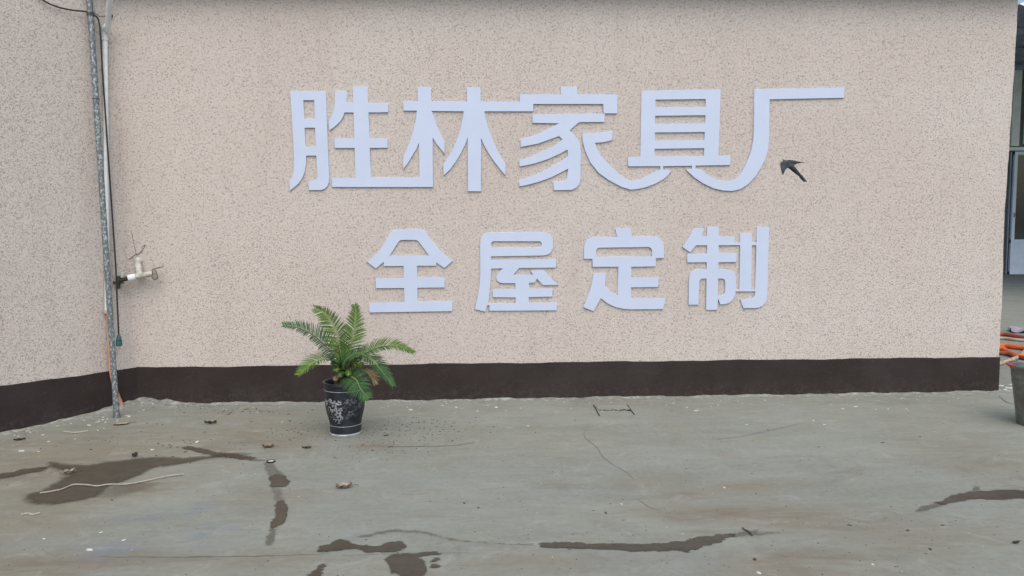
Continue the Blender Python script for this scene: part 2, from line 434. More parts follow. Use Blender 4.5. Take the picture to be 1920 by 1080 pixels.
# plinth: a painted render band a few millimetres proud, slightly wavering upper edge
def plinth(p0, p1, h0, h1, nrm, parent, seed, thick=.006, ret=0.0, lean=Vector((0, 0, 1))):
    n = 90; vs = []; fs = []; d = p1 - p0
    for i in range(n+1):
        t = i/n; q = p0 + d*t; h = h0+(h1-h0)*t + .0022*math.sin(t*37+seed)+.0018*math.sin(t*91+seed*2)+.001*math.sin(t*230)
        a = q + nrm*thick
        vs += [a - lean*.03, a + lean*(h-.003), a - nrm*.003 + lean*h, q - nrm*.02 + lean*h]
    for i in range(n):
        for k in range(3): fs.append((4*i+k, 4*i+4+k, 4*i+5+k, 4*i+1+k))
    if ret:
        e = 4*n; q = p1 - nrm*ret; b = len(vs); vs += [(q.x, q.y, -.03), (q.x, q.y, h1)]; fs.append((e, b, b+1, e+1))
    return MB().add(vs, fs).build('plinth', M_PLINTH, parent)
FN = Vector((0, -1, 0))
pl = plinth(corner.copy(), Vector((edge_x(.1)+.004, 0, 0)), DADO_L, DADO_R, FN, bld, 1.0, ret=3.0); pl['label'] = 'dark brown painted plinth band'
mb = MB(); mb.box((X0-.60, -.15, ZT), (X1+.12, BACK+.2, ZT+.10))
mb.add([(X0-.60,-.15,ZT+.1),(X1+.12,-.15,ZT+.1),(X1+.12,BACK+.2,ZT+.1),(X0-.60,BACK+.2,ZT+.1),(X0-.60,-.08,ZT+.3),(X1+.05,-.08,ZT+.3),(X1+.05,BACK,ZT+.55),(X0-.60,BACK,ZT+.55)],
       [(4,5,6,7),(0,1,5,4),(1,2,6,5),(2,3,7,6),(3,0,4,7)])
mb.build('roof', M_EAVE, bld)

lw = thing('side_wall', 'pink-beige speckled stucco wall with brown plinth behind the leaning galvanised pole', 'wall', tuple(corner))
a = corner; b = corner + LD*5.0; c_ = b - LN*.3; d_ = a - LN*.3
ht = ZT + .8
lo_ = [q - CL*.05 for q in (a, b, c_, d_)]; hi_ = [q + CL*ht for q in (a, b, c_, d_)]
mb = MB().add(lo_ + hi_, [(0,1,2,3),(7,6,5,4),(0,1,5,4),(1,2,6,5),(2,3,7,6),(3,0,4,7)])
mb.build('stucco_wall', M_STUCCO, lw)
hl = on_left(0, 724).z
print('left dado height', hl, 'vs', DADO_L)
tl = (leftpt - corner).length
pl = plinth(corner.copy(), corner + LD*5.0, DADO_L, DADO_L+(hl-DADO_L)*5.0/tl, LN, lw, 2.0, lean=CL); pl['label'] = 'dark brown painted plinth band'

# ------------------------------------------------------------------ lettering (cut boards, about 15 mm thick)
def Z(ox, oy, s): return lambda L: [(ox + x/s, oy + y/s) for x, y in L]
Z1, Z2, Z3 = Z(520,130,4.153), Z(820,130,4.153), Z(1080,130,3.5556)
Z4, Z5 = Z(670,410,4.8), Z(1070,410,4.8)
def board(outlines, label, group):
    cu = bpy.data.curves.new('tmp', 'CURVE'); cu.dimensions = '2D'; cu.fill_mode = 'BOTH'
    P = [[on_y(*q, -.0115) for q in L] for L in outlines]
    bx = min(p.x for p in P[0]); bz = min(p.z for p in P[0])
    for L in P:
        sp = cu.splines.new('POLY'); sp.points.add(len(L)-1); sp.use_cyclic_u = True
        for k, q in enumerate(L): sp.points[k].co = (q.x-bx, q.z-bz, 0, 1)
    cu.extrude = .0050; cu.bevel_depth = .0012; cu.bevel_resolution = 1; cu.offset = -.0012
    tmp = bpy.data.objects.new('tmp', cu); COL.objects.link(tmp)
    me = bpy.data.meshes.new_from_object(tmp); bpy.data.objects.remove(tmp); bpy.data.curves.remove(cu)
    me.transform(Matrix.Rotation(R(90), 4, 'X')); me.name = 'sign_letter'
    me.materials.clear(); me.materials.append(M_LETTER)
    o = link('sign_letter', me, M_LETTER, loc=(bx, -.0055, bz))
    return tag(o, label, 'sign lettering', group)
G1, G2 = 'upper line of white cut-out lettering', 'lower line of white cut-out lettering'
board([Z1([(100,168),(375,168),(386,400),(395,640),(403,840),(402,880),(390,910),(370,930),(340,941),(245,941),(242,872),(280,868),(300,860),(312,835),(302,672),(225,672),(222,740),(212,800),(195,845),(165,890),(98,947),(95,878),(112,845),(124,800),(130,740),(128,660),(115,420)]),
       Z1([(203,240),(286,240),(292,382),(208,382)]), Z1([(213,455),(293,455),(299,603),(218,603)])],
      'white cut-out board shaped 月, the first piece of the upper sign line', G1)
board([Z1([(588,134),(702,134),(706,260),(862,262),(864,334),(711,336),(717,538),(857,538),(860,611),(720,612),(728,842),(1108,842),(1102,572),(1085,615),(1050,675),(1015,730),(980,780),(978,685),(1000,640),(1030,560),(1060,470),(1078,390),(1085,322),(982,322),(980,248),(1094,246),(1092,137),(1196,137),(1199,248)])
       + Z2([(232,250),(230,140),(335,140),(338,252),(643,252),(642,195),(962,195),(962,134),(1088,134),(1090,195),(1402,195),(1402,343),(1294,343),(1292,270),(748,270),(748,327),(367,327),(375,380),(395,450),(425,530),(465,625),(500,690),(532,738),(531,828),(490,780),(440,715),(400,655),(365,595),(341,535),(341,950),(238,950),(236,530),(215,590),(180,660),(140,725),(95,785),(48,828),(46,735),(80,690),(120,620),(155,540),(180,460),(197,380),(205,327)])
       + Z1([(1202,324),(1220,370),(1245,440),(1275,510),(1303,562),(1303,658),(1270,618),(1235,575),(1210,530),(1213,917),(425,917),(425,845),(608,845),(602,613),(446,613),(444,538),(599,538),(593,336),(524,336),(512,370),(490,405),(455,440),(405,478),(400,405),(425,360),(440,310),(446,250),(448,168),(542,168),(538,258),(588,258)])],
      'white cut-out board joining 生, 林 and the roof stroke of 家 in one long piece', G1)
board([Z2([(740,350),(1303,345),(1302,410),(1104,412),(1065,445),(1030,478),(1065,505),(1095,545),(1112,590),(1118,640),(1116,860),(1105,895),(1080,925),(1045,940),(906,942),(905,872),(970,870),(995,865),(1010,845),(1018,775),(960,805),(880,845),(780,880),(690,903),(637,912),(636,860),(720,838),(820,795),(920,740),(990,695),(1018,670),(1013,625),(960,655),(860,700),(760,733),(640,758),(638,703),(720,685),(820,640),(900,600),(975,545),(948,520),(880,545),(780,580),(650,605),(648,543),(720,525),(800,495),(880,455),(945,420),(741,417)])],
      'white cut-out board with three slanting strokes, the lower body of 家', G1)
board([Z3([(43,427),(175,422),(215,415),(243,405),(243,470),(215,480),(175,487),(127,490),(140,530),(170,580),(215,630),(270,685),(320,722),(362,747),(420,737),(475,712),(520,685),(540,672),(562,670),(562,646),(348,647),(347,585),(430,583),(438,142),(965,134),(950,574),(1030,574),(1028,638),(797,642),(797,664),(828,664),(870,700),(920,730),(975,744),(1020,744),(1060,738),(1090,710),(1120,660),(1150,595),(1170,535),(1182,470),(1186,400),(1190,132),(1789,122),(1788,190),(1292,200),(1288,480),(1280,540),(1262,600),(1235,655),(1200,710),(1150,765),(1100,798),(1040,812),(980,808),(920,795),(850,762),(790,722),(755,690),(732,668),(773,664),(773,643),(580,646),(580,668),(640,672),(615,705),(580,735),(530,762),(470,785),(420,797),(365,803),(300,783),(220,740),(150,690),(95,620),(60,540),(45,480)]),
       Z3([(530,202),(865,198),(865,250),(530,254)]), Z3([(528,310),(863,306),(862,360),(528,364)]), Z3([(527,421),(858,418),(857,470),(527,475)]), Z3([(524,530),(855,526),(855,577),(524,580)])],
      'white cut-out board joining the last stroke of 家 with 具 and 厂', G1)
board([Z4([(83,385),(140,345),(200,285),(250,210),(280,155),(300,125),(330,103),(360,97),(560,97),(590,103),(615,120),(640,160),(690,225),(740,280),(800,335),(860,380),(782,445),(712,395),(710,424),(537,424),(537,530),(786,530),(786,620),(541,622),(541,745),(855,743),(855,833),(108,845),(106,757),(424,752),(420,625),(166,627),(164,537),(417,535),(416,426),(238,428),(236,390),(166,450)]),
       Z4([(290,332),(370,210),(385,196),(400,192),(525,192),(545,200),(560,217),(645,330)])],
      'white cut-out character 全 in the lower sign line above the potted palm', G2)
board([Z4([(1105,240),(1107,190),(1125,155),(1150,133),(1185,124),(1660,120),(1700,124),(1735,142),(1758,175),(1764,220),(1760,265),(1745,300),(1720,322),(1685,332),(1203,340),(1203,371),(1787,364),(1787,441),(1455,445),(1405,504),(1585,504),(1558,468),(1675,464),(1810,597),(1670,599),(1617,540),(1597,576),(1545,578),(1545,630),(1757,630),(1757,702),(1543,706),(1543,760),(1796,755),(1796,826),(1190,830),(1188,781),(1170,781),(1152,838),(1055,815),(1080,720),(1100,600),(1106,500)]),
       Z4([(1205,450),(1310,448),(1265,490),(1248,530),(1255,558),(1280,575),(1305,580),(1422,582),(1424,632),(1220,635),(1218,707),(1425,710),(1425,760),(1178,763),(1192,640),(1202,520)]),
       Z4([(1205,225),(1210,212),(1225,204),(1640,204),(1655,212),(1661,230),(1655,250),(1640,257),(1205,260)])],
      'white cut-out character 屋, second of the lower sign line', G2)
board([Z5([(402,88),(533,86),(548,160),(740,160),(780,166),(812,185),(832,215),(842,260),(842,355),(768,357),(766,430),(546,434),(545,528),(790,525),(790,615),(545,619),(543,718),(855,715),(833,815),(540,817),(470,812),(400,795),(340,768),(300,740),(273,716),(207,835),(110,795),(150,710),(175,640),(190,580),(200,530),(207,490),(318,487),(315,550),(307,602),(340,635),(380,668),(424,690),(428,434),(198,434),(195,362),(120,362),(120,260),(132,215),(155,185),(190,170),(240,166),(422,162)]),
       Z5([(228,342),(230,290),(240,270),(260,262),(700,256),(722,265),(732,285),(734,340)])],
      'white cut-out character 定, third of the lower sign line', G2)
board([Z5([(1110,88),(1203,86),(1180,160),(1230,160),(1230,74),(1335,74),(1333,158),(1475,160),(1475,217),(1527,217),(1528,132),(1633,132),(1632,216),(1675,215),(1678,74),(1785,74),(1772,700),(1760,745),(1735,780),(1700,800),(1660,806),(1555,806),(1528,722),(1630,720),(1655,705),(1662,655),(1487,656),(1480,690),(1460,730),(1430,758),(1390,770),(1347,773),(1327,718),(1320,822),(1218,822),(1222,540),(1185,540),(1165,550),(1158,575),(1152,775),(1060,775),(1065,550),(1070,510),(1085,480),(1115,462),(1150,458),(1225,456),(1224,393),(1050,394),(1048,314),(1228,312),(1228,240),(1130,240),(1075,304),(1004,254),(1040,205),(1080,145)]),
       Z5([(1333,240),(1525,238),(1521,640),(1487,640),(1490,540),(1483,500),(1465,475),(1430,460),(1390,456),(1330,456),(1331,393),(1493,390),(1494,310),(1333,308)]),
       Z5([(1633,240),(1670,240),(1663,638),(1624,638)]),
       Z5([(1327,540),(1365,540),(1385,550),(1392,575),(1390,660),(1378,685),(1350,694),(1324,694)])],
      'white cut-out character 制, last of the lower sign line', G2)

# ------------------------------------------------------------------ pole, pipes, cable, tap in the corner
pb = gpt(219, 783); pt = on_left(164, -60, .03)
base = (pb.x, pb.y, pb.z)
th = thing('galvanised_pole', 'galvanised steel pole leaning against the wall in the corner', 'pole', base)
rp = .0178
MB().tube([pb + Vector((0, 0, .002)), pb.lerp(pt, .3), pb.lerp(pt, .7), pt], rp, 16).build('tube', M_GALV, th, True)
MB().tube([pb + Vector((0, 0, -.002)), pb + (pt-pb).normalized()*.035], rp+.003, 16).build('end_cap', M_GALV, th, True)
dirp = (pt - pb).normalized()
def on_pole(py):
    best = min((i/400 for i in range(401)), key=lambda t: abs(proj(pb.lerp(pt, t))[1]-py)); return pb.lerp(pt, best)
def proj(P):
    q = CROT.transposed() @ (P - CPOS); return 960 + FPX*q.x/-q.z, 540 - FPX*q.y/-q.z
q = on_pole(26)
pts = []
for k in range(40):
    a = 2*math.pi*k/13; pts.append(q + Vector((math.cos(a), math.sin(a), 0))*(rp+.003) + dirp*(.0006*k-.012))
nail = on_left(210, 30, .0)
if nail.x > corner.x: nail = on_y(210, 30, 0)
pts += [q.lerp(nail, .4) + Vector((0, 0, -.01)), nail]
tie = thing('wire_tie', 'twisted grey wire tying the galvanised pole to a nail in the wall', 'wire', tuple(nail))
MB().tube(pts, .0028, 6).build('wire', M_WIRE, tie, True)
MB().tube([nail + Vector((0, .01, 0)), nail + Vector((.004, -.03, .0))], [.006, .010], 8).build('nail', M_RUST, tie, True)
q2 = on_pole(186)
MB().tube([q2+Vector((math.cos(a), math.sin(a), 0))*(rp+.002) for a in [2*math.pi*k/12 for k in range(13)]], .003, 6).build('wire_band', M_WIRE, th, True)

# white pvc riser on the side wall, elbow and rising branch
r1 = .0155
bt = on_left(201, 582, .02); tp = on_left(197, 72, .02)
pv = thing('pvc_pipe', 'white plastic water pipe with elbow running up the wall behind the pole', 'pipe', tuple(bt))
MB().tube([bt, bt.lerp(tp, .5) + Vector((.003, 0, 0)), tp], r1, 14).build('riser', M_PVC, pv, True)
el_top = on_left(196, 56, .03); out = on_left(196, 56, .09)
MB().tube([tp - Vector((0, 0, .012)), tp + Vector((0, 0, .02)), el_top], r1+.005, 14).build('socket', M_PVC, pv, True)
f0 = el_top + LN*.035; f1 = on_plane(207, -20, el_top + LN*.26, LN)
MB().tube([el_top - LN*.004, f0.lerp(f1, .08)], r1+.006, 14).build('elbow', M_PVC, pv, True)
MB().tube([f0 + Vector((0,0,-.01)), f0.lerp(f1, .5), f1], r1+.0015, 14).build('branch', M_PVC, pv, True)
jb = on_left(201, 584, .02)
MB().tube([jb - Vector((0, 0, .012)), jb + Vector((0, 0, .012))], r1+.005, 12).build('collar', M_PVC2, pv, True)
sp0 = on_left(203, 588, .022); g = gpt(229, 767); sp1 = Vector((g.x, g.y, g.z+.0)) 
sal = thing('salmon_pipe', 'salmon coloured plastic pipe slanting down to the ground behind the pole', 'pipe', tuple(sp1))
MB().tube(catmull([sp0, on_left(208, 690, .024), on_left(216, 728, .03), sp1], 6), .0125, 14).build('tube', M_SALMON, sal, True)

# black cable: sags from the left, round the pole, hangs down to a teal connector
top = on_pole(26); d0 = .05
cpts = [on_left(60, -20, .02), on_left(82, 1, .02), on_left(105, 12, .025), on_left(135, 19, .03), on_left(160, 21.5, .04), top + LN*.026 + Vector((-.01, 0, 0))]
hang = [(176, 28), (184, 36), (188, 60), (192, 130), (198, 220), (204, 310), (211, 410), (217, 500), (220, 570), (223, 636)]
cpts += [on_left(px, py, .05) if px < 216 else on_left(px, py, .06) for px, py in hang]
cab = thing('hanging_cable', 'thin black cable looped past the pole with a teal connector at its end', 'cable', tuple(cpts[-1]))
MB().tube(catmull(cpts, 8), .0052, 8).build('wire', M_BLACK, cab, True)
e = cpts[-1]
MB().lathe([(.006,.03),(.011,.026),(.014,.012),(.016,.0),(.0165,-.006),(.0,-.006)][::-1], e, 20).build('boot', M_TEAL, cab, True)
MB().lathe([(.0,-.045),(.015,-.045),(.019,-.042),(.0195,-.016),(.017,-.012),(.016,-.006),(.0,-.006)], e, 20).build('connector', M_TEAL, cab, True)
MB().lathe([(.0172,-.013),(.0172,-.006),(.0,-.006)], e, 20).build('seal_ring', M_BLACK, cab, True)

# outdoor tap: stub out of the wall, tee and valve
off = -.075
A = on_y(259, 487, .004); T = on_y(262, 517, off); L_ = on_y(222, 526, off-.02); Rr = on_y(291, 512, off)
tap = thing('wall_tap', 'old white plastic tee pipe with tap sticking out of the wall', 'tap', tuple(A))
MB().tube([A, A.lerp(T, .25) + Vector((0, -.01, .0)), T], [.024, .022, .021], 14).build('stub', M_PVC2, tap, True)
MB().tube([A + Vector((0, .004, .0)), A + Vector((0, -.012, 0))], .033, 14).build('flange', M_PVC2, tap, True)
MB().tube([T.lerp(L_, .45), T, T.lerp(Rr, .85)], .0185, 14).build('pipe', M_PVC2, tap, True)
MB().tube([T.lerp(L_, .18), T.lerp(L_, .52)], .0225, 16).build('collar', M_PVCN, tap, True)
MB().tube([T.lerp(L_, .5), T.lerp(L_, .95)], .0145, 12).build('nipple', M_DKMETAL, tap, True)
MB().tube([L_ + Vector((0,0,-.055)), L_ + Vector((0,0,.012)), L_ + Vector((0,0,.03))], [.010,.016,.012], 12).build('valve', M_DKMETAL, tap, True)
MB().tube([L_ + Vector((-.035,0,-.012)), L_ + Vector((.035,0,-.016))], .006, 8).build('lever', M_DKMETAL, tap, True)
MB().tube([L_ + Vector((.028,-.004,.02)), L_ + Vector((.032,-.004,.055))], .012, 10).build('cap', M_PVC2, tap, True)
MB().tube([Rr + Vector((-.006,0,.02)), Rr + Vector((0,-.005,-.03)), Rr + Vector((.006,-.008,-.042))], [.013,.02,.012], 12).build('tap_body', M_TAPGREY, tap, True)
MB().tube([Rr + Vector((-.02,0,.024)), Rr + Vector((.055,-.004,.045))], .006, 8).build('tap_handle', M_TAPGREY, tap, True)
MB().tube(catmull([A+Vector((-.06,-.004,.0)), A+Vector((-.02,-.01,.03)), A+Vector((.02,-.008,.05)), A+Vector((.055,-.004,.10)), A+Vector((.03,-.003,.085))], 6), .0024, 6).build('wire', M_WIRE, tap, True)
MB().tube(catmull([A+Vector((-.005,-.006,.02)), A+Vector((-.02,-.004,.1)), A+Vector((-.035,-.003,.2))], 6), .0018, 6).build('wire', M_WIRE, tap, True)

# ------------------------------------------------------------------ potted sago palm
pc = gpt(648.5, 812); POT = Vector((pc.x, pc.y, pc.z))
PPM = FPX / ((CROT.transposed() @ (POT - CPOS)).z * -1)
plant = thing('potted_palm', 'green sago palm in a black glazed pot with grey flower pattern', 'potted plant', tuple(POT))
H = .312
prof = [(.083,0),(.088,.004),(.0895,.018),(.0905,.050),(.0925,.072),(.0975,.097),(.1055,.125),(.1115,.155),(.1150,.19),(.1168,.23),(.1175,.262),(.118,.285),(.1245,.292),(.1275,.300),(.1265,.309),(.121,.313),(.114,.311),(.111,.303),(.109,.28),(.105,.25)]
def prad(z): return float(np.interp(z, [p_[1] for p_ in prof[:13]], [p_[0] for p_ in prof[:13]]))
pot = MB().lathe(prof, POT, 56).build('pot', M_POT, plant, True)
MB().lathe([(.084,-.002),(.0925,.001),(.0935,.009),(.0900,.014),(.084,.012)], POT, 48, True).build('foot_ring', M_POTFOOT, pot, True)
for z in (.266, .0585):
    r_ = prad(z); MB().lathe([(r_-.001,z-.0022),(r_+.0018,z-.0012),(r_+.0018,z+.0012),(r_-.001,z+.0022)], POT, 56, True).build('ring', M_POTGREY, pot, True)
soil = MB()
soil.lathe([(.1085,.272),(.07,.281),(.03,.286),(.0001,.287)], POT, 32).build('soil', M_SOIL, plant, True)
def potpt(a, z, lift): 
    r_ = prad(z)+lift; return POT + Vector((math.sin(a)*r_, -math.cos(a)*r_, z))
def petal_flower(a0, z0, s, mat, rot=0.0, name='flower'):
    mb = MB()
    for k in range(5):
        t0 = rot + 2*math.pi*k/5; cx, cz = math.cos(t0)*s*.62, math.sin(t0)*s*.62
        vs = [potpt(a0 + cx/.11, z0+cz, .0032)]
        n = 9
        for j in range(n):
            u = 2*math.pi*j/n; rr = s*.40*(1+.22*math.cos(2*(u-t0)))
            vs.append(potpt(a0+(cx+math.cos(u)*rr)/.11, z0+cz+math.sin(u)*rr, .0012))
        mb.add(vs, [(0, 1+j, 1+(j+1) % n) for j in range(n)])
    n = 8; vs = [potpt(a0, z0, .005)] + [potpt(a0+math.cos(2*math.pi*j/n)*s*.3/.11, z0+math.sin(2*math.pi*j/n)*s*.3, .0036) for j in range(n)]
    mesh_i = len(mb.f); mb.add(vs, [(0, 1+j, 1+(j+1) % n) for j in range(n)])
    fl = mb.build(name, mat, pot, True); fl.data.materials.append(M_POT)
    for f_ in list(fl.data.polygons)[mesh_i:]: f_.material_index = 1
    return fl
def scroll(a0, z0, s, turn, mat, width=.0029, rot=0.0):
    mb = MB(); pts = []
    for j in range(15):
        t = j/14; u = rot + turn*t*4.6; rr = s*(1-.75*t)
        pts.append(potpt(a0+math.cos(u)*rr/.11, z0+math.sin(u)*rr, .0010))
    mb.tube(pts, width*.6, 5); return mb.build('scroll', mat, pot, True)
for a_, z_, s_, mt in ((-.36,.196,.021,M_POTGREY),(-.10,.204,.014,M_POTGREY),(-.20,.135,.022,M_POTGREY),(-.06,.165,.013,M_POTGREY),(.42,.208,.021,M_POTDIM),(.46,.138,.020,M_POTDIM),(-.95,.2,.018,M_POTGREY),(1.0,.18,.02,M_POTDIM),(-.55,.155,.012,M_POTGREY),(-.30,.165,.012,M_POTGREY),(-.60,.215,.012,M_POTGREY),(-.02,.115,.011,M_POTGREY),(.28,.115,.013,M_POTDIM),(.68,.205,.014,M_POTDIM),(-.45,.115,.012,M_POTDIM)):
    petal_flower(a_, z_, s_, mt, random.uniform(0, 1.2))
for a_, z_, s_, t_, mt in ((-.72,.205,.016,1,M_POTGREY),(-.68,.165,.016,-1,M_POTGREY),(-.62,.128,.018,1,M_POTDIM),(-.42,.155,.014,-1,M_POTGREY),(.10,.195,.016,1,M_POTDIM),(.13,.16,.020,-1,M_POTDIM),(.28,.17,.013,1,M_POTDIM),(-.30,.098,.018,1,M_POTGREY),(-.12,.095,.016,-1,M_POTGREY),(-.46,.095,.014,-1,M_POTGREY),(.06,.13,.014,1,M_POTDIM),(.66,.17,.018,1,M_POTDIM),(.70,.13,.016,-1,M_POTDIM),(-.86,.15,.016,1,M_POTDIM),(.2,.21,.012,-1,M_POTGREY)):
    scroll(a_, z_, s_, t_, mt, rot=random.uniform(0, 6))
trk = MB(); CR = POT + Vector((0, 0, .283))
trk.lathe([(.042,-.01),(.047,.012),(.044,.03),(.034,.05),(.018,.062),(.0001,.066)], CR, 18)
for k in range(46):
    a = k*2.4; z = .004+.056*(k/46); r_ = .047-.026*(k/46); b = CR+Vector((math.cos(a)*r_, math.sin(a)*r_, z)); o_ = Vector((math.cos(a), math.sin(a), .8)).normalized()
    trk.tube([b-o_*.006, b+o_*.010, b+o_*.022], [.007, .006, .001], 5)
trk.build('trunk', M_TRUNK, plant, True)

def Zp(u, v): return 510+u/3.857, 550+v/3.857
def frond(pts, mat, rmat, Lmax, nleaf=44, bias=0.0, up=(0, 0, 1), prof_pow=.6, start=.07, droop=.12, wid=.0055, sweep=.75, both=(1, 1)):
    """pts: (u, v, depth offset towards the viewer) along the midrib"""
    P = []
    for u, v, dy in pts:
        P.append(on_y(*Zp(u, v), POT.y - dy))
    C_ = catmull(P, 12); n = len(C_)
    L = [0]; 
    for i in range(1, n): L.append(L[-1]+(C_[i]-C_[i-1]).length)
    tot = L[-1]
    def at(s):
        i = min(max(int(np.searchsorted(L, s)), 1), n-1); t = (s-L[i-1])/max(1e-9, L[i]-L[i-1])
        return C_[i-1].lerp(C_[i], t), (C_[i]-C_[i-1]).normalized()
    vs = []; fs = []; tint = []
    upv = Vector(up).normalized()
    for k in range(nleaf):
        f = start+(1-start)*(k+.5)/nleaf; p_, t = at(f*tot)
        side = t.cross(upv)
        if side.length < .15: side = t.cross(Vector((0, 1, 0)))
        side.normalize(); nrm = side.cross(t).normalized()
        x = (f-start)/(1-start); ln = Lmax*(min(1, .45+2.2*x))*(1-.74*(max(0, x-.45)/.55)**1.2)
        for sg in (-1, 1):
            bs = both[0] if sg < 0 else both[1]
            if random.random() < .03 or bs == 0: continue
            l = ln*bs*random.uniform(.9, 1.08); sw = sweep*(.75+.6*x)+random.uniform(-.08, .08)
            d = (side*sg*math.cos(sw)+t*math.sin(sw)+nrm*(.30+bias)).normalized()
            wv = t.cross(d).cross(d); wv = (t - d*t.dot(d)).normalized()
            dn = Vector((0, 0, -1)); b0 = len(vs); tn = random.uniform(0, 1)*.7+.3*x
            prevw = None
            for j, (s_, ww) in enumerate(((0, .55), (.3, 1), (.65, .9), (1.0, .08))):
                c = p_ + d*l*s_ + dn*(droop*l*s_*s_*1.4); fold = nrm*(-.28*wid*ww)
                vs += [c+wv*wid*.5*ww, c+fold, c-wv*wid*.5*ww]; tint += [tn]*3
            for j in range(3):
                a = b0+3*j; fs += [(a, a+1, a+4, a+3), (a+1, a+2, a+5, a+4)]
    fo = MB().add(vs, fs); me = bpy.data.meshes.new('frond')
    offs = root_loc(plant); me.from_pydata([tuple(v-offs) for v in vs], [], fs); me.update()
    A_ = me.attributes.new('tint', 'FLOAT', 'POINT'); A_.data.foreach_set('value', np.array(tint, np.float32))
    o = link('frond', me, mat, plant); me.shade_smooth()
    MB().tube(C_, [.0042*(1-.75*i/(n-1)) for i in range(n)], 6).build('rachis', rmat, o, True)
    return o
frond([(512,560,0),(485,495,.0),(410,405,.01),(300,305,.04),(190,252,.07),(78,232,.09)], M_FRONDDK, M_RACHISDK, .115, 64, both=(.75, 1.0), up=(.2, -.5, .8), sweep=.42)
frond([(522,555,.0),(505,475,-.01),(480,340,-.03),(432,215,-.04),(372,140,-.03),(303,104,-.02)], M_FROND, M_RACHIS, .108, 62, up=(.1, -1, .25), sweep=.58)
frond([(535,555,.0),(553,455,-.01),(582,330,-.03),(602,205,-.05),(606,118,-.06),(598,85,-.06)], M_FROND, M_RACHIS, .105, 60, up=(0, -1, .2), sweep=.62)
frond([(545,560,.0),(600,485,.01),(690,428,.03),(790,388,.05),(900,385,.08),(1020,430,.11)], M_FROND, M_RACHISDK, .098, 60, up=(-.1, -.55, .8), sweep=.7, both=(1, .8))
frond([(512,570,.0),(470,512,.03),(400,478,.07),(325,490,.12),(250,540,.16),(193,588,.19)], M_FROND, M_RACHIS, .11, 54, up=(0, -.25, 1), sweep=.5)
frond([(535,565,.01),(575,480,.03),(640,440,.05),(720,480,.08),(800,570,.11),(872,668,.13)], M_FRONDDK, M_RACHIS, .095, 54, up=(.2, -.4, .9), sweep=.65)
frond([(535,590,.03),(570,600,.10),(612,630,.16),(640,690,.20),(700,756,.22)], M_FRONDDK, M_RACHIS, .105, 38, up=(0, -.8, .6), sweep=.55)
frond([(520,585,.01),(505,540,.05),(535,480,.09),(590,440,.11),(660,425,.12)], M_FRONDDK, M_RACHIS, .072, 34, up=(-.3, -.7, .7), sweep=.6)
frond([(520,590,.02),(500,555,.06),(480,545,.09),(462,560,.11)], M_FROND, M_RACHIS, .055, 22, up=(0, -.6, .8), sweep=.6)
frond([(530,590,.02),(535,560,.07),(548,560,.10),(560,590,.12)], M_FROND, M_RACHIS, .05, 20, up=(0, -.8, .6), sweep=.6)
frond([(522,575,-.02),(512,500,-.06),(520,430,-.10),(512,360,-.14)], M_FRONDDK, M_RACHIS, .075, 34, up=(0, -1, .3), sweep=.7)
frond([(540,575,-.01),(560,520,.02),(600,500,.05),(650,520,.07)], M_FROND, M_RACHIS, .06, 26, up=(0, -.6, .8), sweep=.6)
frond([(515,580,.02),(490,555,.05),(470,520,.07),(430,500,.08)], M_FRONDDK, M_RACHIS, .06, 26, up=(0, -.6, .8), sweep=.6)
frond([(525,590,.03),(520,570,.07),(500,575,.10),(490,600,.12)], M_FRONDDK, M_RACHIS, .045, 20, up=(0, -.8, .6), sweep=.6)
frond([(550,590,.0),(610,560,.02),(680,560,.03),(720,590,.04),(745,650,.05)], M_FRONDDEAD, M_RACHIS, .06, 12, up=(.2, -.5, .8), sweep=.9, start=.5)
frond([(550,580,-.03),(620,520,-.06),(700,480,-.09),(780,470,-.12)], M_FROND, M_RACHIS, .06, 20, up=(0, -.5, .8), sweep=.7)
frond([(505,595,.02),(480,600,.05),(455,625,.07)], M_FRONDDEAD, M_TRUNK, .03, 8, up=(0, -.5, .8), sweep=.9, start=.4)
frond([(560,590,.03),(600,585,.05),(640,590,.04)], M_FRONDDEAD, M_TRUNK, .03, 7, up=(0, -.5, .8), sweep=.9, start=.4)

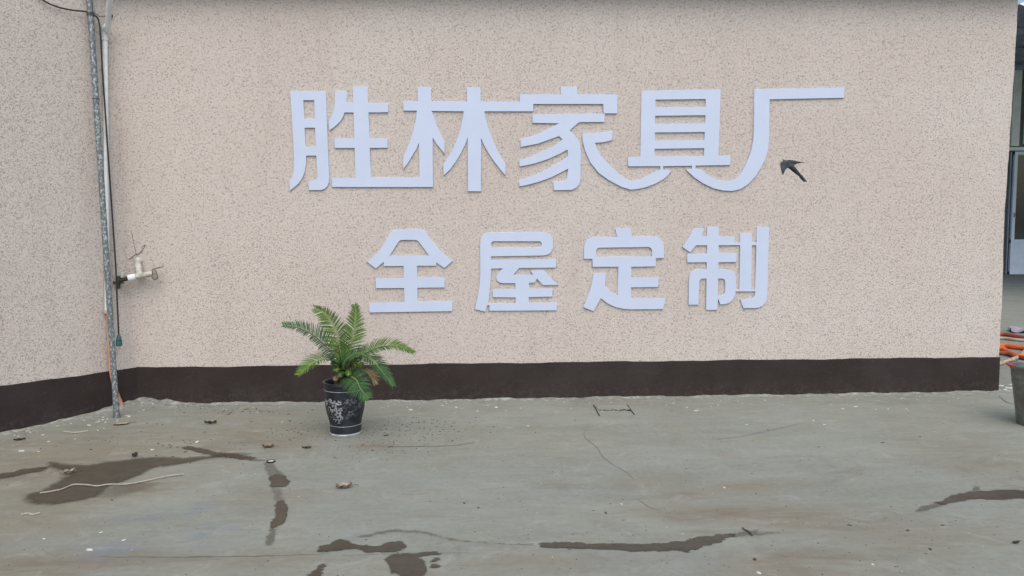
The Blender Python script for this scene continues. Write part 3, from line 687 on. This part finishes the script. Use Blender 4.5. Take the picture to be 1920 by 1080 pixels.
# ------------------------------------------------------------------ puddles: thin wet films on the concrete
def puddle(polys, label, soft=.0, depth=1.0, name='puddle', parent=None, margin=.022):
    polys = [[gpt(*q) for q in pl_] for pl_ in polys]
    res = .012; mg = margin + soft*1.3
    allp = [q for pl_ in polys for q in pl_]
    x0, x1 = min(q.x for q in allp)-mg, max(q.x for q in allp)+mg; y0, y1 = min(q.y for q in allp)-mg, max(q.y for q in allp)+mg
    gx = np.arange(x0, x1+res, res); gy = np.arange(y0, y1+res, res); GX, GY = np.meshgrid(gx, gy)
    sd = np.full(GX.shape, 9.0)
    for pl_ in polys:
        dist = np.full(GX.shape, 9.0); inside = np.zeros(GX.shape, bool); n = len(pl_)
        for i in range(n):
            a, b = pl_[i], pl_[(i+1) % n]; ex, ey = b.x-a.x, b.y-a.y
            t = np.clip(((GX-a.x)*ex+(GY-a.y)*ey)/max(1e-12, ex*ex+ey*ey), 0, 1)
            dist = np.minimum(dist, np.hypot(GX-a.x-t*ex, GY-a.y-t*ey))
            c = ((a.y > GY) != (b.y > GY)) & (GX < (b.x-a.x)*(GY-a.y)/((b.y-a.y) if abs(b.y-a.y) > 1e-9 else 1e-9)+a.x); inside ^= c
        sd = np.minimum(sd, np.where(inside, -dist, dist))
    GZ = gz(GX, GY)+.003+random.uniform(0, .0006)
    keep = sd < mg
    cell = keep[:-1, :-1] | keep[1:, :-1] | keep[:-1, 1:] | keep[1:, 1:]
    W = GX.shape[1]; jj, ii = np.nonzero(cell); a = jj*W+ii
    q = np.stack([a, a+1, a+1+W, a+W], -1); used, inv = np.unique(q, return_inverse=True); q = inv.reshape(q.shape)
    co = np.stack([GX, GY, GZ], -1).reshape(-1, 3)[used]; o_ = co.mean(0); o_[2] = co[:, 2].min()
    if parent: o_ = np.array(parent.location)
    me = bpy.data.meshes.new(name); me.from_pydata((co-o_).tolist(), [], q.tolist()); me.update()
    for nm, val in (('edge', sd.reshape(-1)[used]), ('soft', np.full(len(used), soft)), ('depth', np.full(len(used), depth))):
        A_ = me.attributes.new(nm, 'FLOAT', 'POINT'); A_.data.foreach_set('value', val.astype(np.float32))
    o = link(name, me, M_WET, parent, smooth=True)
    if not parent:
        o.location = o_; tag(o, label, 'puddle')
    elif label: o['label'] = label
    return o
P0 = puddle([[(48,936),(56,926),(80,923),(100,912),(120,897),(140,888),(120,884),(96,874),(95,868),(125,872),(160,874),(200,868),(240,864),(265,860),(300,858),(345,860),(360,858),(420,855),(380,862),(330,872),(290,876),(275,884),(255,894),(225,905),(205,910),(190,922),(180,932),(140,940),(100,946),(70,944)]],
       'large soft-edged brown puddle with a pale string lying across it', soft=.028, depth=.95)
puddle([[(180,932),(200,915),(260,905),(300,908),(250,925),(215,934)]], 'damp tan margin', soft=.03, depth=.25, name='damp_margin', parent=P0)
puddle([[(0,888),(20,887),(45,880),(88,876),(85,882),(60,887),(30,893),(0,898)]], 'narrow brown wet streak running off beside the large puddle', soft=.008, depth=.9)
P1 = puddle([[(342,840),(352,837),(375,840),(398,846),(410,850),(440,851),(478,858),(470,862),(445,861),(430,858),(405,856),(395,853),(370,848)]], 'narrow dark wet streak leading to the bottle cap', soft=.003, depth=.95)
puddle([[(410,848),(470,850),(474,852),(450,856),(505,865),(492,866),(440,860),(400,858)]], None, soft=.006, depth=.35, name='damp_margin', parent=P1)
P2 = puddle([[(505,895),(520,891),(533,894),(540,904),(537,913),(515,915),(504,913),(508,905)]], 'small rounded wet patch below the bottle cap', soft=.0, depth=1)
puddle([[(494,868),(512,870),(525,884),(534,894),(520,892),(505,895),(498,880)]], None, soft=.003, depth=.33, name='damp_margin', parent=P2)
puddle([[(509,916),(526,917),(530,938),(520,942),(514,935)]], None, soft=.004, depth=.25, name='damp_margin', parent=P2)
P3 = puddle([[(520,942),(532,940),(538,952),(538,970),(533,980),(522,988),(513,993),(507,986),(514,974),(519,960),(517,950)]], 'curved wet patch shaped like a bean below the rounded one', soft=.0, depth=1)
puddle([[(508,990),(518,992),(510,1020),(500,1023),(503,1008)]], None, soft=.004, depth=.4, name='damp_margin', parent=P3)
puddle([[(598,1033),(599,1027),(622,1021),(633,1013),(640,1011),(652,1017),(668,1023),(690,1025),(706,1026),(724,1018),(738,1018),(752,1016),(758,1020),(762,1027),(751,1033),(720,1036),(690,1038),(672,1030),(650,1030),(620,1035)]], 'duck-shaped wet patch beside the ragged splash', soft=.0, depth=1)
puddle([[(723,1050),(732,1043),(745,1040),(780,1038),(812,1036),(826,1038),(824,1041),(800,1043),(785,1045),(792,1052),(796,1060),(797,1066),(802,1072),(796,1076),(785,1084),(750,1084),(746,1080),(752,1074),(735,1072),(730,1062)],
        [(808,1061),(818,1060),(824,1063),(818,1067),(808,1066)], [(812,1048),(822,1047),(820,1051),(812,1052)]], 'ragged wet splash with fingers to one side', soft=.0, depth=1)
puddle([[(576,1084),(584,1074),(598,1070),(602,1075),(598,1090),(578,1090)], [(597,1061),(607,1059),(606,1063),(598,1064)], [(598,1065),(604,1066),(603,1069),(598,1069)]], 'small wet drips broken off beside the concrete joint', soft=.0, depth=1)
P4 = puddle([[(1009,1023),(1016,1019),(1040,1018),(1100,1020),(1180,1021),(1240,1019),(1278,1016),(1300,1011),(1340,1004),(1372,1001),(1376,1004),(1352,1012),(1350,1017),(1320,1024),(1296,1032),(1290,1036),(1270,1034),(1200,1034),(1140,1031),(1090,1030),(1040,1028),(1018,1027)]], 'long narrow wet streak with a twig at its end', soft=.0, depth=1)
puddle([[(1370,1002),(1400,997),(1424,995),(1420,999),(1470,999),(1440,1003),(1376,1006)]], None, soft=.004, depth=.4, name='damp_margin', parent=P4)
P5 = puddle([[(1755,944),(1790,930),(1815,923),(1840,922),(1870,921),(1890,920),(1925,922),(1925,934),(1900,936),(1882,939),(1860,938),(1838,937),(1812,938),(1790,943),(1765,949)]], 'dark wet streak tapering away from the bucket', soft=.0, depth=1)
puddle([[(1718,961),(1730,952),(1755,943),(1768,948),(1745,956)]], None, soft=.004, depth=.45, name='damp_margin', parent=P5)
puddle([[(1820,922),(1830,912),(1842,914),(1832,922)]], None, soft=.002, depth=.4, name='damp_margin', parent=P5)
puddle([[(672,1008),(700,1001),(725,996),(746,993),(775,996),(800,1000),(830,1007),(870,1015),(910,1019),(960,1021),(1008,1022),(1008,1023.5),(960,1022.5),(908,1021),(865,1017),(825,1010),(790,1002),(745,998.5),(715,1002),(690,1007)]], 'faint thin damp arc between the duck-shaped patch and long streak', soft=.002, depth=.33)

# ------------------------------------------------------------------ small things on the ground
def dead_leaf(px, py, size, rz, mat, label, curl=.5, stem=True, asp=.55):
    p_ = gpt(px, py, .002); root = thing('dead_leaf', label, 'leaf', tuple(p_))
    n, m_ = 12, 6; vs = []; fs = []
    for i in range(n+1):
        t = i/n; wdt = size*asp*.5*math.sin(math.pi*min(1, t*.94+.04))**.7*(1+.12*math.sin(t*31))
        for j in range(m_+1):
            s_ = j/m_*2-1; x = (t-.5)*size; y = s_*wdt
            z = curl*(s_*s_*size*.16 + size*.10*math.sin(t*7+s_*2)**2 + (t-.5)**2*size*.35) + .002
            vs.append(p_ + Matrix.Rotation(rz, 3, 'Z') @ Vector((x, y, z)))
    for i in range(n):
        for j in range(m_): a = i*(m_+1)+j; fs.append((a, a+1, a+m_+2, a+m_+1))
    k = len(vs); vs += [v - Vector((0, 0, .0012)) for v in vs]; fs += [tuple(i+k for i in f)[::-1] for f in fs]
    MB().add(vs, fs).build('blade', mat, root, True)
    if stem:
        e0 = p_ + Matrix.Rotation(rz, 3, 'Z') @ Vector((size*.48, 0, curl*size*.09+.003)); e1 = e0 + Matrix.Rotation(rz+.4, 3, 'Z') @ Vector((size*.45, 0, -.004)); e1.z = p_.z+.003
        MB().tube([e0, e0.lerp(e1, .5)+Vector((0, 0, .004)), e1], .0013, 5).build('stalk', M_TWIG, root, True)
dead_leaf(645, 916, .075, .15, M_DEADLEAF, 'pale tan curled dead leaf lying alone on open concrete', 1.0)
dead_leaf(503, 839, .065, -.1, M_LEAFBROWN, 'reddish brown dead leaf between the dark streak and the pot', .8)
dead_leaf(128, 890, .07, .5, M_DEADLEAF, 'greyish curled dead leaf at the rim of the large puddle', 1.2, asp=.4)
dead_leaf(228, 796, .09, .3, M_DEADLEAF, 'flat tan dead leaf in front of the pole foot', .25, asp=.4)
dead_leaf(253, 857, .035, 1.2, M_LEAFDARK, 'tiny dark curled leaf standing up behind the large puddle', 2.0, stem=False, asp=.8)
dead_leaf(575, 841, .05, .0, M_LEAFDARK, 'blackened shrivelled leaf in front of the flower pot', .6, stem=False, asp=.35)
dead_leaf(37, 826, .06, .4, M_LEAFDARK, 'dark shrivelled leaf near the foot of the side wall', .5, stem=False, asp=.4)
dead_leaf(395, 795, .075, .0, M_LEAFDARK, 'thin dark curled leaf on the ground near the wall corner', .9, stem=False, asp=.22)
dead_leaf(1905, 1019, .03, .2, M_LEAFDARK, 'small black leaf scrap lying alone on open concrete below the dark streak', .6, stem=True, asp=.5)
def cord(pts, r_, mat, name, label, cat, up):
    P = catmull([gpt(*q, up) for q in pts], 8); o = MB().tube(P, r_, 7).build(name, mat, None, True, base=tuple(P[0]))
    return tag(o, label, cat)
cord([(75,927),(95,924),(115,920),(130,914),(141,911),(165,912),(182,914),(205,911),(235,911),(262,907),(290,901),(320,895),(344,892)], .0034, M_STRING, 'string', 'pale string lying across the large brown puddle', 'string', .007)
cord([(120,810),(140,812),(165,809)], .0045, M_STRING, 'stick', 'short pale stick near the foot of the side wall', 'stick', .004)
cord([(1392,992),(1398,996),(1404,999),(1411,1006)], .0030, M_TWIG, 'twig', 'dark twig lying across the tip of the long wet streak', 'twig', .006)
cord([(40,966),(52,964),(62,966),(75,963)], .0042, M_STRING, 'wood_splinter', 'pale broken splinter in front of the large puddle', 'splinter', .004)
cp = gpt(508, 866.5, .001)
cap = thing('bottle_cap', 'white bottle cap with dark rim lying beside the narrow dark streak', 'bottle cap', tuple(cp))
MB().lathe([(.017,0),(.021,.001),(.022,.006),(.0195,.008),(.0175,.006)], cp, 24, True).build('rim', M_RUST, cap, True)
MB().lathe([(.0178,.001),(.0178,.004),(.006,.0065),(.0001,.007)], cp, 24).build('liner', M_FLECK, cap, True)
# cover let into the concrete by the wall
cc = gpt(1150, 769)
cov = thing('drain_cover', 'small concrete drain cover between two dark iron slots at the wall foot', 'drain cover', tuple(cc))
def slot(p0, p1, wdt, name, mat, hh=.004):
    a, b = gpt(*p0, hh), gpt(*p1, hh); return MB().tube([a, a.lerp(b, .5), b], wdt, 6).build(name, mat, cov, True)
slot((1113, 760), (1124, 780), .0027, 'iron_edge', M_RUST); slot((1176, 760), (1189.5, 778), .0027, 'iron_edge', M_RUST)
a, b, c, d = gpt(1117,761,.006), gpt(1175,761,.006), gpt(1181,768,.006), gpt(1121,769,.006)
MB().add([a, b, c, d] + [q - Vector((0, 0, .02)) for q in (a, b, c, d)], [(3,2,1,0),(0,1,5,4),(1,2,6,5),(2,3,7,6),(3,0,4,7)]).build('slab', M_CONC, cov)
pts = [gpt(x, 769.3+.8*math.sin(x*.31)+.5*math.sin(x*.9), .001+.0015*math.sin(x*.4)) for x in np.linspace(1123, 1183, 30)]
MB().tube(pts, [.0022+.0042*(i/29)**3+.001*math.sin(i*1.7) for i in range(30)], 6).build('joint', M_RUST, cov, True)

def scatter(spots, name, mat, label, flat=.4):
    vs = []; fs = []
    for (p_, s_) in spots:
        n = 6; b = len(vs); el_ = random.uniform(1, 2.2); ro = random.uniform(0, 3.14)
        for lay, (k, z) in enumerate(((1, 0), (.8, flat*s_))):
            for j in range(n):
                a = 2*math.pi*j/n + random.uniform(-.3, .3); rr = s_*k*random.uniform(.65, 1.1)
                x, y = math.cos(a)*rr*el_, math.sin(a)*rr
                vs.append((p_.x+x*math.cos(ro)-y*math.sin(ro), p_.y+x*math.sin(ro)+y*math.cos(ro), p_.z+z*random.uniform(.7, 1.2)-(.002 if lay == 0 else 0)))
        fs += [tuple(b+j for j in range(n))[::-1], tuple(b+n+j for j in range(n))] + [(b+j, b+(j+1) % n, b+n+(j+1) % n, b+n+j) for j in range(n)]
    o = MB().add(vs, fs).build(name, mat); o['kind'] = 'stuff'; o['label'] = label; return o
sp_ = []
def cluster(cx, cy, rx, ry, n, smin, smax):
    for _ in range(n):
        x, y = random.gauss(cx, rx*.5), random.gauss(cy, ry*.5)
        if y < 762 or y > 1090: continue
        sp_.append((gpt(x, y), random.uniform(smin, smax)*(2.0 if random.random() < .06 else 1)))
cluster(800, 798, 110, 26, 110, .0020, .0052); cluster(700, 815, 60, 30, 90, .0018, .0042); cluster(690, 845, 120, 20, 60, .0018, .004)
cluster(560, 808, 70, 24, 60, .002, .0048); cluster(820, 822, 100, 30, 60, .0015, .0035); cluster(300, 830, 260, 50, 90, .002, .0055)
cluster(1690, 985, 190, 30, 22, .0015, .0035); cluster(1700, 1040, 220, 40, 30, .0012, .003); cluster(460, 772, 120, 8, 40, .003, .007)
for _ in range(420): sp_.append((gpt(random.uniform(0, 1920), random.uniform(775, 1080)), random.uniform(.0012, .0034)))
for x, y, s_ in ((870,943,.007),(897,952,.006),(1136,961,.006),(1415,1050,.008),(1593,985,.006),(1702,995,.007),(1744,1030,.006),(1767,985,.006),(1655,830,.007),(1725,819,.007),(1535,838,.005),(1440,806,.005),(320,838,.006),(210,938,.005),(170,843,.006),(1004,811,.005),(1078,788,.006)): sp_.append((gpt(x, y), s_))
scatter(sp_, 'dirt_crumbs', M_CRUMB, 'scattered dark soil crumbs on the concrete')
sp_ = []
for _ in range(95):
    x = random.uniform(120, 1880); d = abs(random.gauss(0, 1)); q = gpt(x, 760 - (x-300)*.0148 + 4 + d*11)
    if q.y < -.012: sp_.append((q, random.uniform(.002, .0065)))
for _ in range(38):
    x = random.uniform(0, 300); q = gpt(x, 818 - x*.2 + abs(random.gauss(0, 14))); sp_.append((q, random.uniform(.003, .009)))
for _ in range(45): sp_.append((gpt(random.uniform(0, 1920), random.uniform(790, 1080)), random.uniform(.0012, .003)))
for x, y, s_ in ((168,1031,.011),(190,998,.006),(83,1010,.006),(232,1013,.006),(300,874,.008),(1358,914,.007),(1637,1059,.007),(1422,1075,.008),(1305,770,.012),(1400,796,.01),(1545,796,.008),(1525,789,.008),(770,769,.014),(855,764,.014),(930,764,.014),(895,771,.008),(990,799,.009),(1165,944,.006),(40,846,.014),(72,847,.008),(370,828,.012),(285,843,.01),(1665,768,.009),(1580,767,.008),(1605,763,.01),(1892,728,.02),(1884,733,.016),(1878,724,.018),(1896,722,.014),(1872,733,.014)): sp_.append((gpt(x, y), s_))
scatter(sp_, 'plaster_flecks', M_FLECK, 'scattered white plaster flecks on the concrete', .3)
sp_ = [(gpt(x, 761 + .01*abs(x-300) + random.uniform(-2, 5)), random.uniform(.006, .014)) for x in np.linspace(262, 420, 26)]
scatter(sp_, 'mortar_lumps', M_CONC, 'rough mortar lumps where wall and concrete meet', .7)

# ------------------------------------------------------------------ bird
bc = on_y(1484, 312, -.9)
def bird():
    rt = CROT @ Vector((1, 0, 0)); upv = CROT @ Vector((0, 1, 0)); fw = CROT @ Vector((0, 0, -1))
    k = (bc - CPOS).length/FPX
    d0 = (bc - CPOS).dot(fw)
    def W(px, py, dz=0.0): return CPOS + ray(px, py)*(d0 + dz) - bc
    mb = MB()
    ax = [(1469.5,300.5,0),(1472,303,.002),(1477,307,.0),(1483,312,-.004),(1490,319,-.006),(1497,326,-.004),(1504,333,.0),(1512,341,.006)]
    mb.tube([W(*a) for a in ax], [.002, .0085, .0135, .0165, .0135, .0095, .0065, .003], 12)
    mb.tube([W(1466.5,297.5,-.003), W(1470,301,0)], [.0012, .004], 8)
    def wing(outline, th):
        th *= 1.7
        top = [W(*q) for q in outline]; n = len(top); f = fw*th
        mb.add([q-f for q in top]+[q+f for q in top], [tuple(range(n)), tuple(range(n, 2*n))[::-1]]+[(i, (i+1) % n, n+(i+1) % n, n+i) for i in range(n)])
    def loft(le, te, th):
        n = len(le); vs = []; fs = []
        for i, (p_, q_) in enumerate(zip(le, te)):
            a, b = W(*p_), W(*q_); m_ = a.lerp(b, .35); tk = fw*th*(1-.6*i/(n-1)); vs += [a, m_-tk, b, m_+tk]
        for i in range(n-1):
            for k_ in range(4): fs.append((4*i+k_, 4*i+(k_+1) % 4, 4*i+4+(k_+1) % 4, 4*i+4+k_))
        fs += [(0,1,2,3), (4*n-1,4*n-2,4*n-3,4*n-4)]
        mb.add(vs, fs)
    loft([(1476,300.3,0),(1468,301,-.015),(1462.6,304.5,-.03),(1462.4,312,-.05),(1464,319,-.07),(1467,328,-.09)],
         [(1487,311,0),(1482,313,-.01),(1477.5,315.5,-.03),(1473.5,319,-.05),(1471.5,323,-.07),(1468.5,328.5,-.09)], .010)
    loft([(1472,300.4,0),(1480,299.2,.015),(1488,300,.035),(1494,301.8,.055),(1500,303,.075),(1508,304.2,.10)],
         [(1482,311,0),(1488,311.5,.015),(1491.5,309.5,.035),(1495,307.4,.055),(1501,305.8,.075),(1508.5,305.6,.10)], .010)
    wing([(1497,325,0),(1504,329,.0),(1514,341.5,.012),(1509.5,339,.008),(1508,341.5,.006),(1500,334,0)], .0026)
    me = bpy.data.meshes.new('b'); me.from_pydata([tuple(v) for v in mb.v], [], mb.f)
    bm = bmesh.new(); bm.from_mesh(me); bmesh.ops.recalc_face_normals(bm, faces=bm.faces); bm.to_mesh(me); bm.free()
    o = bpy.data.objects.new('tmpb', me); COL.objects.link(o)
    rm = o.modifiers.new('r', 'REMESH'); rm.mode = 'VOXEL'; rm.voxel_size = .0020
    sm = o.modifiers.new('s', 'SMOOTH'); sm.iterations = 2; sm.factor = .5
    dg = bpy.context.evaluated_depsgraph_get(); dg.update()
    m2 = bpy.data.meshes.new_from_object(o.evaluated_get(dg)); bpy.data.objects.remove(o)
    m2.name = 'bird'; m2.materials.clear(); m2.materials.append(M_BIRD)
    b = link('bird', m2, M_BIRD, loc=bc, smooth=True)
    tag(b, 'dark grey swallow flying with spread wings beside the lettering', 'bird')
bird()

# ------------------------------------------------------------------ bucket at the edge
bp = gpt(1950, 797); BK = Vector((bp.x, bp.y, bp.z+.001))
bk = thing('bucket', 'dull galvanised bucket with a red grip at the rim beside the building corner', 'bucket', tuple(BK))
hb, rb, rt_ = .345, .118, .163
pr = [(rb-.006,.0),(rb,.0),(rb+.001,.012)]
pr += [(rb+(rt_-rb)*z/hb + (.0022 if abs(z-.285) < .004 or abs(z-.255) < .004 else 0), z) for z in (.03,.12,.2,.249,.253,.257,.261,.28,.284,.288,.292,.325)]
pr += [(rt_+.002,hb-.008),(rt_+.009,hb-.004),(rt_+.009,hb+.004),(rt_+.003,hb+.007),(rt_-.004,hb+.002),(rt_-.006,hb-.02),(rb-.002,.02),(.0001,.018)]
MB().lathe(pr, BK, 56).build('pail', M_ZINC, bk, True)
rim = lambda a, r_, z: BK + Vector((math.cos(a)*r_, math.sin(a)*r_, z))
for a in (R(100), R(-80)):
    q = rim(a, rt_+.006, hb-.03); MB().tube([q, q+Vector((0, 0, .03))], .009, 8).build('ear', M_ZINC, bk, True)
hp = [rim(a, rt_+.013, hb+.010) for a in np.linspace(R(100), R(280), 28)]
hd = MB().tube(hp, .0035, 7).build('handle', M_WIRE, bk, True)
MB().tube(hp[6:13], .0085, 9).build('grip', M_RED, hd, True)

# ------------------------------------------------------------------ yard behind the corner: hoses, cloth, shed with door
def hose(mat, label, name, pts, r_):
    P = catmull([on_z(px, py, r_+dz) for px, py, dz in pts], 10)
    o = MB().tube(P, r_, 9).build(name, mat, None, True, base=tuple(P[0])); return tag(o, label, 'hose', 'hoses lying behind the building corner')
hose(M_RUSTHOSE, 'faded red hose, the one nearest the mauve cloth', 'hose', [(1845,627,0),(1880,627,0),(1905,631,0),(1925,634,0),(1990,640,0)], .026)
hose(M_BEIGE, 'straight beige hose between the faded red and orange ones', 'hose', [(1845,634,.0),(1880,634,0),(1905,637,0),(1930,639,0),(1990,646,0)], .016)
hose(M_ORANGE, 'bright orange hose lying straight behind the building corner', 'hose', [(1845,648,0),(1880,648,0),(1900,650,0),(1925,653,0),(1990,660,0)], .024)
hose(M_ORANGE, 'bright orange hose bending down toward the bucket', 'hose', [(1848,650,.03),(1876,653,.02),(1890,660,.0),(1905,667,0),(1925,668,0),(1990,664,0)], .024)
hose(M_RUSTHOSE, 'short red hose end under the orange hoses', 'hose', [(1850,660,.0),(1878,662,0),(1893,664,.0),(1905,668,.0),(1925,672,0)], .02)
hose(M_BEIGE, 'pale beige hose curving forward beside the plinth corner', 'hose', [(1845,684,0),(1872,682,0),(1886,678,0),(1900,673,.0),(1914,666,.0),(1924,656,.0)], .017)
q = [on_z(1888,617), on_z(1930,612), on_z(1990,616), on_z(1990,628), on_z(1900,624)]
vs = []; fs = []; nn = 16
A_, B_, C_, D_ = on_z(1889,619), on_z(2000,617), on_z(2000,627), on_z(1897,625)
for i in range(nn+1):
    for j in range(nn+1):
        u, v = i/nn, j/nn; p_ = A_.lerp(B_, u).lerp(D_.lerp(C_, u), v)
        p_ = p_ + Vector((0, 0, .030+.012*math.sin(u*17+v*3)+.010*math.sin(v*11+u*5))); vs.append(p_)
for i in range(nn):
    for j in range(nn): a = i*(nn+1)+j; fs.append((a, a+1, a+nn+2, a+nn+1))
kk = len(vs); vs += [v - Vector((0, 0, .012)) for v in vs]; fs += [tuple(i+kk for i in f)[::-1] for f in fs]
cb = on_z(1930, 620)
tag(MB().add(vs, fs).build('cloth', M_PURPLE, None, True, base=tuple(cb)), 'crumpled mauve cloth on the floor behind the hoses', 'cloth')

YF = 12.3
def F(px, py, dy=0.0): return on_y(px, py, YF+dy)
g0 = on_z(1890, 524); 
shed = thing('shed', 'grey workshop with pale teal panels, aluminium door and dark canopy behind the building corner', 'building', (F(1885, 520).x, YF, 0))
def fbox(px0, py0, px1, py1, d0, d1, name, mat, parent):
    a = F(px0, py1); b = F(px1, py0); return MB().box((a.x, YF-d1, a.z), (b.x, YF-d0, b.z)).build(name, mat, parent)
zc = F(1895, 132).z
MB().box((F(1700,500).x, YF, -.02), (F(2600,500).x, YF+.3, zc)).build('wall', M_FACADE, shed)
fbox(1893, 132, 1914.5, 274, .01, .05, 'panel', M_TEALPANEL, shed); fbox(1917, 136, 2030, 270, .01, .04, 'panel', M_TEALPANEL, shed)
fbox(1870, 132, 1890, 274, .01, .04, 'panel', M_TEALPANEL, shed)
fbox(1860, 276, 2050, 283, .01, .09, 'lintel', M_TEALPANEL, shed)
dz0 = F(1890, 516).z
a = F(1840, 518); b = F(2060, 518); MB().box((a.x, YF-.5, -.02), (b.x, YF+.01, dz0)).build('sill', M_RUBBLE, shed)
fbox(1884, 285, 1892.5, 516, .01, .06, 'jamb', M_DARKSTEEL, shed)
zx0, zx1 = F(1893, 400).x, F(1985, 400).x; zt = F(1893, 285).z; zg0, zg1 = F(1893, 449).z, F(1893, 293).z
door = MB(); fw_ = .075
for lo, hi in (((zx0, zt-fw_, ), (zx1, zt)), ((zx0, dz0), (zx1, dz0+.09)), ((zx0, zg0-.07), (zx1, zg0))):
    door.box((lo[0], YF-.09, lo[1]), (hi[0], YF-.03, hi[1]))
door.box((zx0, YF-.092, dz0), (zx0+fw_, YF-.028, zt)); door.box((zx1-fw_, YF-.092, dz0), (zx1, YF-.028, zt))
dr = door.build('door', M_ALU, shed)
MB().box((zx0+fw_*.5, YF-.066, zg0-.03), (zx1-fw_*.5, YF-.056, zt-.03)).build('pane', M_GLASS, dr)
MB().box((zx0+fw_*.5, YF-.074, dz0+.03), (zx1-fw_*.5, YF-.05, zg0-.03)).build('panel', M_ALU, dr)
lk = F(1896, 403); MB().tube([Vector((lk.x, YF-.095, lk.z-.05)), Vector((lk.x, YF-.12, lk.z)), Vector((lk.x, YF-.095, lk.z+.05))], .012, 8).build('handle', M_DARKSTEEL, dr, True)
# canopy over the yard: dark corrugated sheet with one translucent bay
def canopy_y(py): d = ray(1915, py); return CPOS.y + d.y*(zc+.0-CPOS.z)/d.z
yk0, yk1 = canopy_y(13.5), canopy_y(1.5)
cx0, cx1 = F(1700, 100).x - 1.0, F(2600, 100).x
def corr(y0, y1, name, mat):
    vs = []; fs = []; n = 240
    for i in range(n+1):
        x = cx0+(cx1-cx0)*i/n; z = zc+.03+.02*math.sin(i*math.pi/2)
        vs += [(x, y0, z), (x, y1, z), (x, y0, z+.004), (x, y1, z+.004)]
    for i in range(n):
        a = 4*i; fs += [(a, a+4, a+5, a+1), (a+2, a+3, a+7, a+6), (a, a+2, a+6, a+4), (a+1, a+5, a+7, a+3)]
    return MB().add(vs, fs).build(name, mat, shed)
corr(yk0, YF+.3, 'canopy_sheet', M_DARKSTEEL); corr(yk1, yk0, 'skylight', M_SKYL); corr(yk1-3.2, yk1, 'canopy_sheet', M_DARKSTEEL)  # the last sheet is out of view, added to shade the yard floor
for yb in np.linspace(yk1-1.5, YF-.6, 5): MB().box((cx0, yb, zc-.10), (cx1, yb+.06, zc+.008)).build('purlin', M_DARKSTEEL, shed)
for px_ in (2150, 2500):
    q = F(px_, 300); MB().box((q.x, BACK+1.0, -.02), (q.x+.12, BACK+1.12, zc-.1)).build('post', M_DARKSTEEL, shed)
